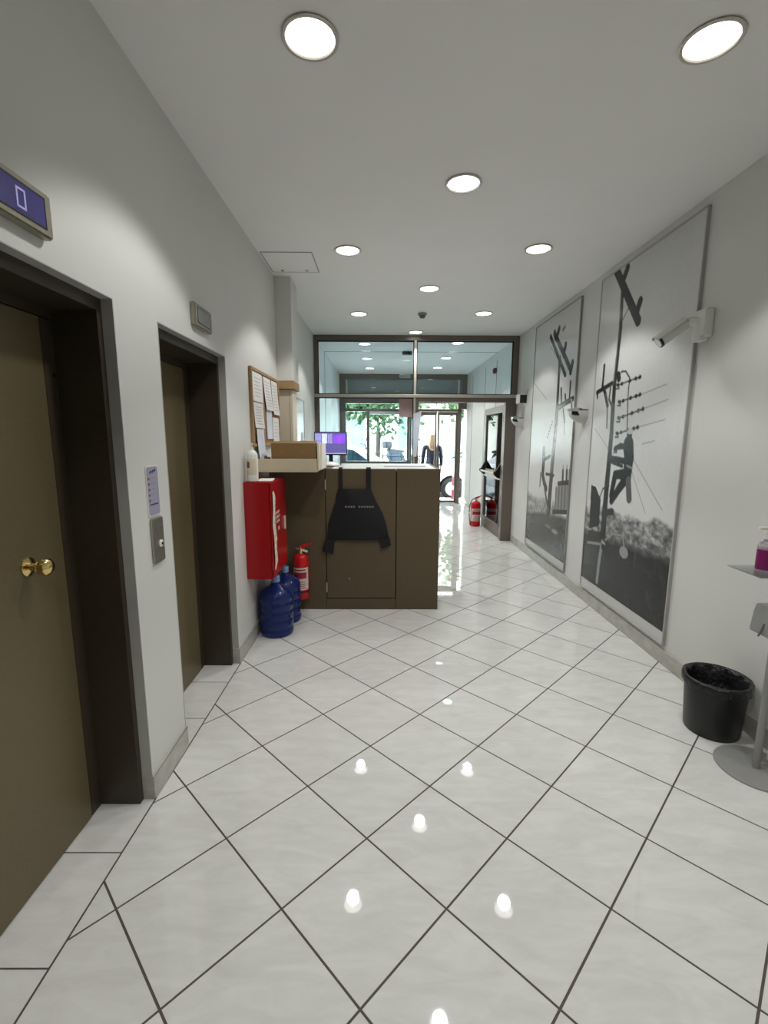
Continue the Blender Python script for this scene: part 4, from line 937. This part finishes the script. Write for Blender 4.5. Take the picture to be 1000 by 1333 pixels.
def car(label, loc, rz, paint):
    t = thing('parked_car', label, 'car', loc, rz)
    prof = [(-2.05, 0.32), (-2.10, 0.55), (-2.06, 0.84), (-1.85, 0.93), (-1.10, 1.00), (-0.45, 1.38), (-0.15, 1.46), (0.75, 1.47), (1.15, 1.40), (1.75, 1.02), (2.02, 0.96), (2.10, 0.70), (2.08, 0.34)]
    def arch(cx):
        return [(cx+0.38*math.cos(a), 0.32+0.36*math.sin(a)) for a in np.linspace(0, math.pi, 9)]
    low = [(1.68, 0.24)]+[(x, z) for x, z in arch(1.28)]+[(0.9, 0.22), (-0.9, 0.22)]+[(x, z) for x, z in arch(-1.28)]+[(-1.68, 0.24)]
    MB().prism(prof+low, 'y', -0.84, 0.84).build('body', paint, t, bevel=0.035)
    for s in (-1, 1):
        for p in ([(-0.98, 1.02), (-0.42, 1.34), (-0.08, 1.39), (-0.08, 1.02)], [(0.0, 1.02), (0.0, 1.40), (0.70, 1.40), (0.98, 1.36), (1.40, 1.06)]):
            MB().prism(p, 'y', s*0.838, s*0.848).build('side_window', m_carg, t)
        for cx in (-1.28, 1.28):
            wh = MB().lathe([(0.16, -0.09), (0.27, -0.095), (0.31, -0.07), (0.31, 0.07), (0.27, 0.095), (0.16, 0.09)], 28, Matrix.Translation((cx, s*0.76, 0.31)) @ Matrix.Rotation(math.pi/2, 4, 'X')).build('tyre', m_tyre, t, smooth=True)
            q = MB(); mt = Matrix.Translation((cx, s*0.84, 0.31)) @ Matrix.Rotation(math.pi/2, 4, 'X')
            q.lathe([(0, -0.01), (0.05, -0.012), (0.06, 0.0), (0, 0.0)], 16, mt)
            for k in range(5):
                a = 2*math.pi*k/5; c_, s_ = math.cos(a), math.sin(a)
                q.add([tuple(mt @ Vector((x*c_-y*s_, x*s_+y*c_, z))) for x, y, z in ((0.03, -0.03, 0), (0.185, -0.022, 0), (0.185, 0.022, 0), (0.03, 0.03, 0), (0.03, -0.03, -0.012), (0.185, -0.022, -0.012), (0.185, 0.022, -0.012), (0.03, 0.03, -0.012))], [(0, 3, 2, 1), (4, 5, 6, 7), (0, 1, 5, 4), (1, 2, 6, 5), (2, 3, 7, 6), (3, 0, 4, 7)])
            q.lathe([(0.175, -0.012), (0.195, -0.012), (0.195, 0.03), (0.175, 0.03)], 28, mt)
            q.build('rim', m_cars, wh)
    MB().add([(-1.06, -0.72, 1.035), (-1.06, 0.72, 1.035), (-0.50, 0.66, 1.362), (-0.50, -0.66, 1.362), (-1.075, -0.72, 1.045), (-1.075, 0.72, 1.045), (-0.515, 0.66, 1.375), (-0.515, -0.66, 1.375)], [(0, 1, 2, 3), (4, 7, 6, 5), (0, 4, 5, 1), (1, 5, 6, 2), (2, 6, 7, 3), (3, 7, 4, 0)]).build('windscreen', m_carg, t)
    MB().box(-2.115, -2.07, -0.7, -0.42, 0.62, 0.76).build('headlamp', m_chrome, t); MB().box(-2.115, -2.07, 0.42, 0.7, 0.62, 0.76).build('headlamp', m_chrome, t)
    for s in (-0.7, 0.42): MB().box(2.05, 2.10, s, s+0.28, 0.74, 0.88).build('tail_lamp', m_red, t)
    return t
car('white parked car whose wheel shows through the street door', (3.22, 13.55, -0.10), 0, m_carw)
car('white parked car with bluish windows outside the street window', (-1.75, 13.45, -0.10), 0, m_carw)
car('silver car standing behind the railing across the road', (3.2, 16.1, -0.10), 0, m_cars)
rl = thing('street_railing', 'black metal pedestrian railing at the road edge', 'railing', (0.02, 15.2, -0.10))
m_iron = mat('black_iron', (18, 19, 21), 0.6)
MB().cyl((0, 0, 1.10), (1.5, 0, 1.10), 0.022, seg=10).build('top_rail', m_iron, rl); MB().cyl((0, 0, 0.55), (1.5, 0, 0.55), 0.016, seg=10).build('lower_rail', m_iron, rl)
for k in range(6): MB().cyl((k*0.3, 0, 0), (k*0.3, 0, 1.18), 0.022, seg=10).build('post', m_iron, rl)
bo = thing('street_bollard', 'red and white bollard standing just outside the street door', 'bollard', (1.92, 12.35, -0.02))
MB().lathe([(0, 0), (0.075, 0), (0.075, 0.03), (0.05, 0.04), (0.05, 0.55), (0.03, 0.58), (0, 0.585)], 20).build('post', mat('bollard_red', (104, 10, 14), 0.5), bo, smooth=True); MB().lathe([(0.051, 0.25), (0.051, 0.36)], 20).build('white_band', m_white, bo)
# scooter on the far pavement
def scooter(label, loc, rz):
    t = thing('motor_scooter', label, 'scooter', loc, rz)
    m_sc = mat('scooter_paint', (28, 36, 52), 0.35)
    for x in (-0.62, 0.62): MB().lathe([(0.12, -0.05), (0.2, -0.055), (0.235, -0.03), (0.235, 0.03), (0.2, 0.055), (0.12, 0.05)], 20, Matrix.Translation((x, 0, 0.235)) @ Matrix.Rotation(math.pi/2, 4, 'X')).build('wheel', m_tyre, t, smooth=True)
    MB().prism([(-0.85, 0.62), (-0.75, 0.42), (-0.3, 0.32), (0.25, 0.28), (0.38, 0.32), (0.50, 0.85), (0.42, 0.90), (0.28, 0.42), (-0.1, 0.42), (-0.2, 0.70), (-0.8, 0.76)], 'y', -0.15, 0.15).build('body', m_sc, t, bevel=0.03)
    MB().prism([(-0.85, 0.76), (-0.15, 0.70), (-0.12, 0.80), (-0.8, 0.88)], 'y', -0.14, 0.14).build('seat', m_black, t, bevel=0.02)
    MB().tube([(0.60, 0, 0.25), (0.48, 0, 0.95), (0.44, 0, 1.05)], 0.03).build('fork', m_iron, t); MB().tube([(0.36, -0.33, 1.05), (0.44, 0, 1.05), (0.36, 0.33, 1.05)], 0.02).build('handlebar', m_black, t)
    for s in (-1, 1): MB().lathe([(0, -0.01), (0.06, -0.008), (0.06, 0.008), (0, 0.01)], 14, Matrix.Translation((0.42, s*0.3, 1.22)) @ Matrix.Rotation(math.pi/2, 4, 'Y')).build('mirror', m_black, t)
    MB().box(-1.0, -0.72, -0.18, 0.18, 0.88, 1.15).build('top_case', m_iron, t, bevel=0.03)
scooter('motor scooter parked on the far pavement above the white car roof', (-1.1, 18.0, 0.30), 0.3)
scooter('motor scooter parked beside the tree trunk across the street', (0.95, 18.6, 0.30), 0.5)
# trees
m_leaf = mat('leaves', (54, 78, 40), 0.7, var=0.35, scale=2.0); m_bark = mat('bark', (58, 50, 42), 0.9, var=0.2, scale=10)
def tree(label, loc, hgt, cr, seed):
    r = np.random.default_rng(seed); t = thing('street_tree', label, 'tree', loc, group='street trees')
    MB().tube([(0, 0, 0), (0.05, 0.02, hgt*0.3), (0.0, 0.05, hgt*0.55), (0.1, 0, hgt*0.8)], [0.14, 0.11, 0.09, 0.04], 10).build('trunk', m_bark, t, smooth=True)
    q = MB()
    for k in range(6):
        a = k*1.05+seed; q.tube([(0.02, 0.03, hgt*(0.40+0.04*k)), (0.5*cr*math.cos(a), 0.5*cr*math.sin(a), hgt*(0.52+0.05*k)), (0.85*cr*math.cos(a), 0.85*cr*math.sin(a), hgt*(0.6+0.05*k))], [0.05, 0.03, 0.012], 6)
    q.build('branches', m_bark, t)
    n = 3600; cl_ = r.normal(size=(22, 3)); cl_ /= np.linalg.norm(cl_, axis=1)[:, None]; cl_ *= (r.random((22, 1))**0.4)
    c = cl_[r.integers(0, 22, n)]+r.normal(size=(n, 3))*0.22
    c = c*np.array([cr, cr, hgt*0.33])+np.array([0, 0, hgt*0.72]); d1 = r.normal(size=(n, 3)); d2 = r.normal(size=(n, 3))
    d1 /= np.linalg.norm(d1, axis=1)[:, None]; d2 -= (d1*d2).sum(1)[:, None]*d1; d2 /= np.linalg.norm(d2, axis=1)[:, None]
    s = 0.10+0.08*r.random((n, 1)); V = np.stack([c-d1*s, c-d2*s*0.5, c+d1*s, c+d2*s*0.5], 1).reshape(-1, 3)
    me = bpy.data.meshes.new('leaves'); me.from_pydata(V.tolist(), [], [(4*i, 4*i+1, 4*i+2, 4*i+3) for i in range(n)]); me.materials.append(m_leaf)
    o = bpy.data.objects.new('foliage', me); C.objects.link(o); o.parent = t; o['kind'] = 'stuff'
tree('leafy street tree rising between the street window and railing', (-0.2, 19.2, 0.30), 4.4, 1.65, 1)
tree('leafy street tree behind the motor scooter and white car', (-4.9, 19.6, 0.30), 6.2, 1.7, 2)
tree('leafy street tree seen through the street door beyond the silver car', (4.6, 20.4, 0.30), 4.8, 1.65, 3)
# building across
bd = thing('street_building', 'pale apartment building across the street behind the trees', 'building', (0, 26, 0.30))
m_bld = mat('pale_render', (214, 212, 204), 0.8, var=0.03, scale=1.5); m_bwin = mat('dark_window', (92, 106, 112), 0.1)
MB().box(-14, 16, 0, 6, 0, 10).build('wall', m_bld, bd)
wm = None
for iz in range(3):
    for ix in range(9):
        x = -12+ix*3.2; z = 0.6+iz*3.3
        f_ = MB().box(x, x+1.5, -0.06, 0.0, z, z+1.9).build('window', m_rail, bd); MB().box(x+0.08, x+1.42, -0.08, -0.06, z+0.08, z+1.82).build('pane', m_bwin, f_)
    MB().box(-13.5, 15.5, -0.9, 0, 3.0+iz*3.3, 3.15+iz*3.3).build('balcony_slab', m_bld, bd)

# ============================================================ WOMAN OUTSIDE THE DOOR
m_skin = mat('skin', (206, 160, 134), 0.55, var=0.03); m_navy = mat('navy_cloth', (20, 22, 44), 0.8, var=0.1, scale=20); m_hair = mat('blonde_hair', (132, 106, 76), 0.5, var=0.2, scale=30, stretch=(8, 8, 1)); m_trous = mat('dark_trousers', (44, 46, 58), 0.8, var=0.08)
pn = thing('person', 'person with long blonde hair in navy coat standing outside the door', 'person', (1.29, 12.02, -0.02), 0.0)
S = 1.76/1.70
def skin(name, verts, edges, m, parent, root=0, sub=2):
    me = bpy.data.meshes.new(name); me.from_pydata([tuple(S*c for c in v[:3]) for v in verts], edges, []); me.materials.append(m)
    o = bpy.data.objects.new(name, me); C.objects.link(o); o.parent = parent
    bm = bmesh.new(); bm.from_mesh(me); L = bm.verts.layers.skin.verify(); bm.verts.ensure_lookup_table()
    for i, v in enumerate(verts):
        r_ = v[3] if isinstance(v[3], tuple) else (v[3], v[3]); bm.verts[i][L].radius = (r_[0]*S, r_[1]*S); bm.verts[i][L].use_root = (i == root)
    bm.to_mesh(me); bm.free()
    sk = o.modifiers.new('skin', 'SKIN'); sk.use_smooth_shade = True
    sb = o.modifiers.new('subsurf', 'SUBSURF'); sb.levels = sub; sb.render_levels = sub
    return o
# she stands with her back to the lobby (faces +y)
V = [(0, 0, 0.93, 0.125), (0, 0, 1.10, 0.105), (0, 0, 1.30, 0.12), (0, 0, 1.41, 0.075), (0, 0.01, 1.47, 0.05), (0, 0.02, 1.53, 0.06), (0, 0.025, 1.60, 0.078), (0, 0.015, 1.66, 0.055)]
Eg = [(i, i+1) for i in range(7)]
def limb(start, pts):
    i0 = start
    for p in pts:
        V.append(p); Eg.append((i0, len(V)-1)); i0 = len(V)-1
    return i0
hands = []
for s in (-1, 1):
    limb(0, [(s*0.09, 0, 0.86, 0.085), (s*0.095, 0.01, 0.50, 0.055), (s*0.10, -0.01, 0.30, 0.052), (s*0.10, -0.02, 0.09, 0.035), (s*0.105, 0.06, 0.035, 0.033), (s*0.11, 0.14, 0.028, 0.025)])
    wv = limb(2, [(s*0.12, 0, 1.36, 0.06), (s*0.185, -0.005, 1.335, 0.055), (s*0.225, -0.015, 1.07, 0.040), (s*0.235, 0.03, 0.86, 0.027), (s*0.236, 0.045, 0.80, (0.02, 0.030))])
    for k, (dy, ln) in enumerate(((0.028, 0.070), (0.010, 0.082), (-0.008, 0.076), (-0.024, 0.060))):
        limb(wv, [(s*0.236, 0.045+dy, 0.765, 0.0085), (s*0.234, 0.05+dy, 0.765-ln*0.5, 0.008), (s*0.226, 0.056+dy, 0.765-ln, 0.0065)])
    limb(wv, [(s*0.226, 0.085, 0.785, 0.010), (s*0.218, 0.098, 0.755, 0.008), (s*0.214, 0.10, 0.73, 0.007)])
body = skin('body', V, Eg, m_skin, pn)
# face on the far side
fc = MB()
fc.prism([(0.098*S, 1.585*S), (0.123*S, 1.562*S), (0.098*S, 1.555*S)], 'x', -0.012, 0.012)
fc.build('nose', m_skin, pn)
for s in (-1, 1): MB().lathe([(0, -0.004), (0.010, 0), (0, 0.004)], 10, Matrix.Translation((s*0.032*S, 0.100*S, 1.60*S)) @ Matrix.Rotation(math.pi/2, 4, 'X')).build('eye', m_inkdk, pn)
MB().box(-0.022, 0.022, 0.088*S, 0.096*S, 1.528*S, 1.536*S).build('mouth', m_inkrd, pn)
# coat
V = [(0, 0, 0.80, (0.185, 0.15)), (0, 0, 0.95, (0.165, 0.14)), (0, 0, 1.10, (0.145, 0.125)), (0, 0, 1.30, (0.155, 0.13)), (0, 0, 1.40, 0.09)]; Eg = [(i, i+1) for i in range(4)]
for s in (-1, 1): limb(3, [(s*0.13, 0, 1.365, 0.075), (s*0.19, -0.005, 1.335, 0.068), (s*0.23, -0.015, 1.07, 0.054), (s*0.238, 0.028, 0.865, 0.040)])
skin('coat', V, Eg, m_navy, pn, root=0)
V = [(0, 0, 0.90, 0.145)]; Eg = []
for s in (-1, 1): limb(0, [(s*0.092, 0, 0.82, 0.098), (s*0.097, 0.01, 0.50, 0.07), (s*0.10, -0.01, 0.30, 0.064), (s*0.10, -0.02, 0.08, 0.055)])
skin('trousers', V, Eg, m_trous, pn)
for s in (-1, 1):
    MB().prism([(-0.075, 0.0), (0.18, 0.0), (0.185, 0.03), (0.10, 0.075), (-0.01, 0.10), (-0.075, 0.09)], 'x', s*0.105*S-0.042, s*0.105*S+0.042).build('shoe', m_black, pn, bevel=0.015)
V = [(0, 0.0, 1.655, 0.075), (0, -0.012, 1.60, (0.100, 0.098)), (0, -0.035, 1.52, (0.105, 0.085)), (0, -0.07, 1.42, (0.12, 0.075)), (0.005, -0.10, 1.32, (0.105, 0.06)), (0.01, -0.115, 1.24, (0.06, 0.04))]
skin('hair', V, [(i, i+1) for i in range(5)], m_hair, pn)
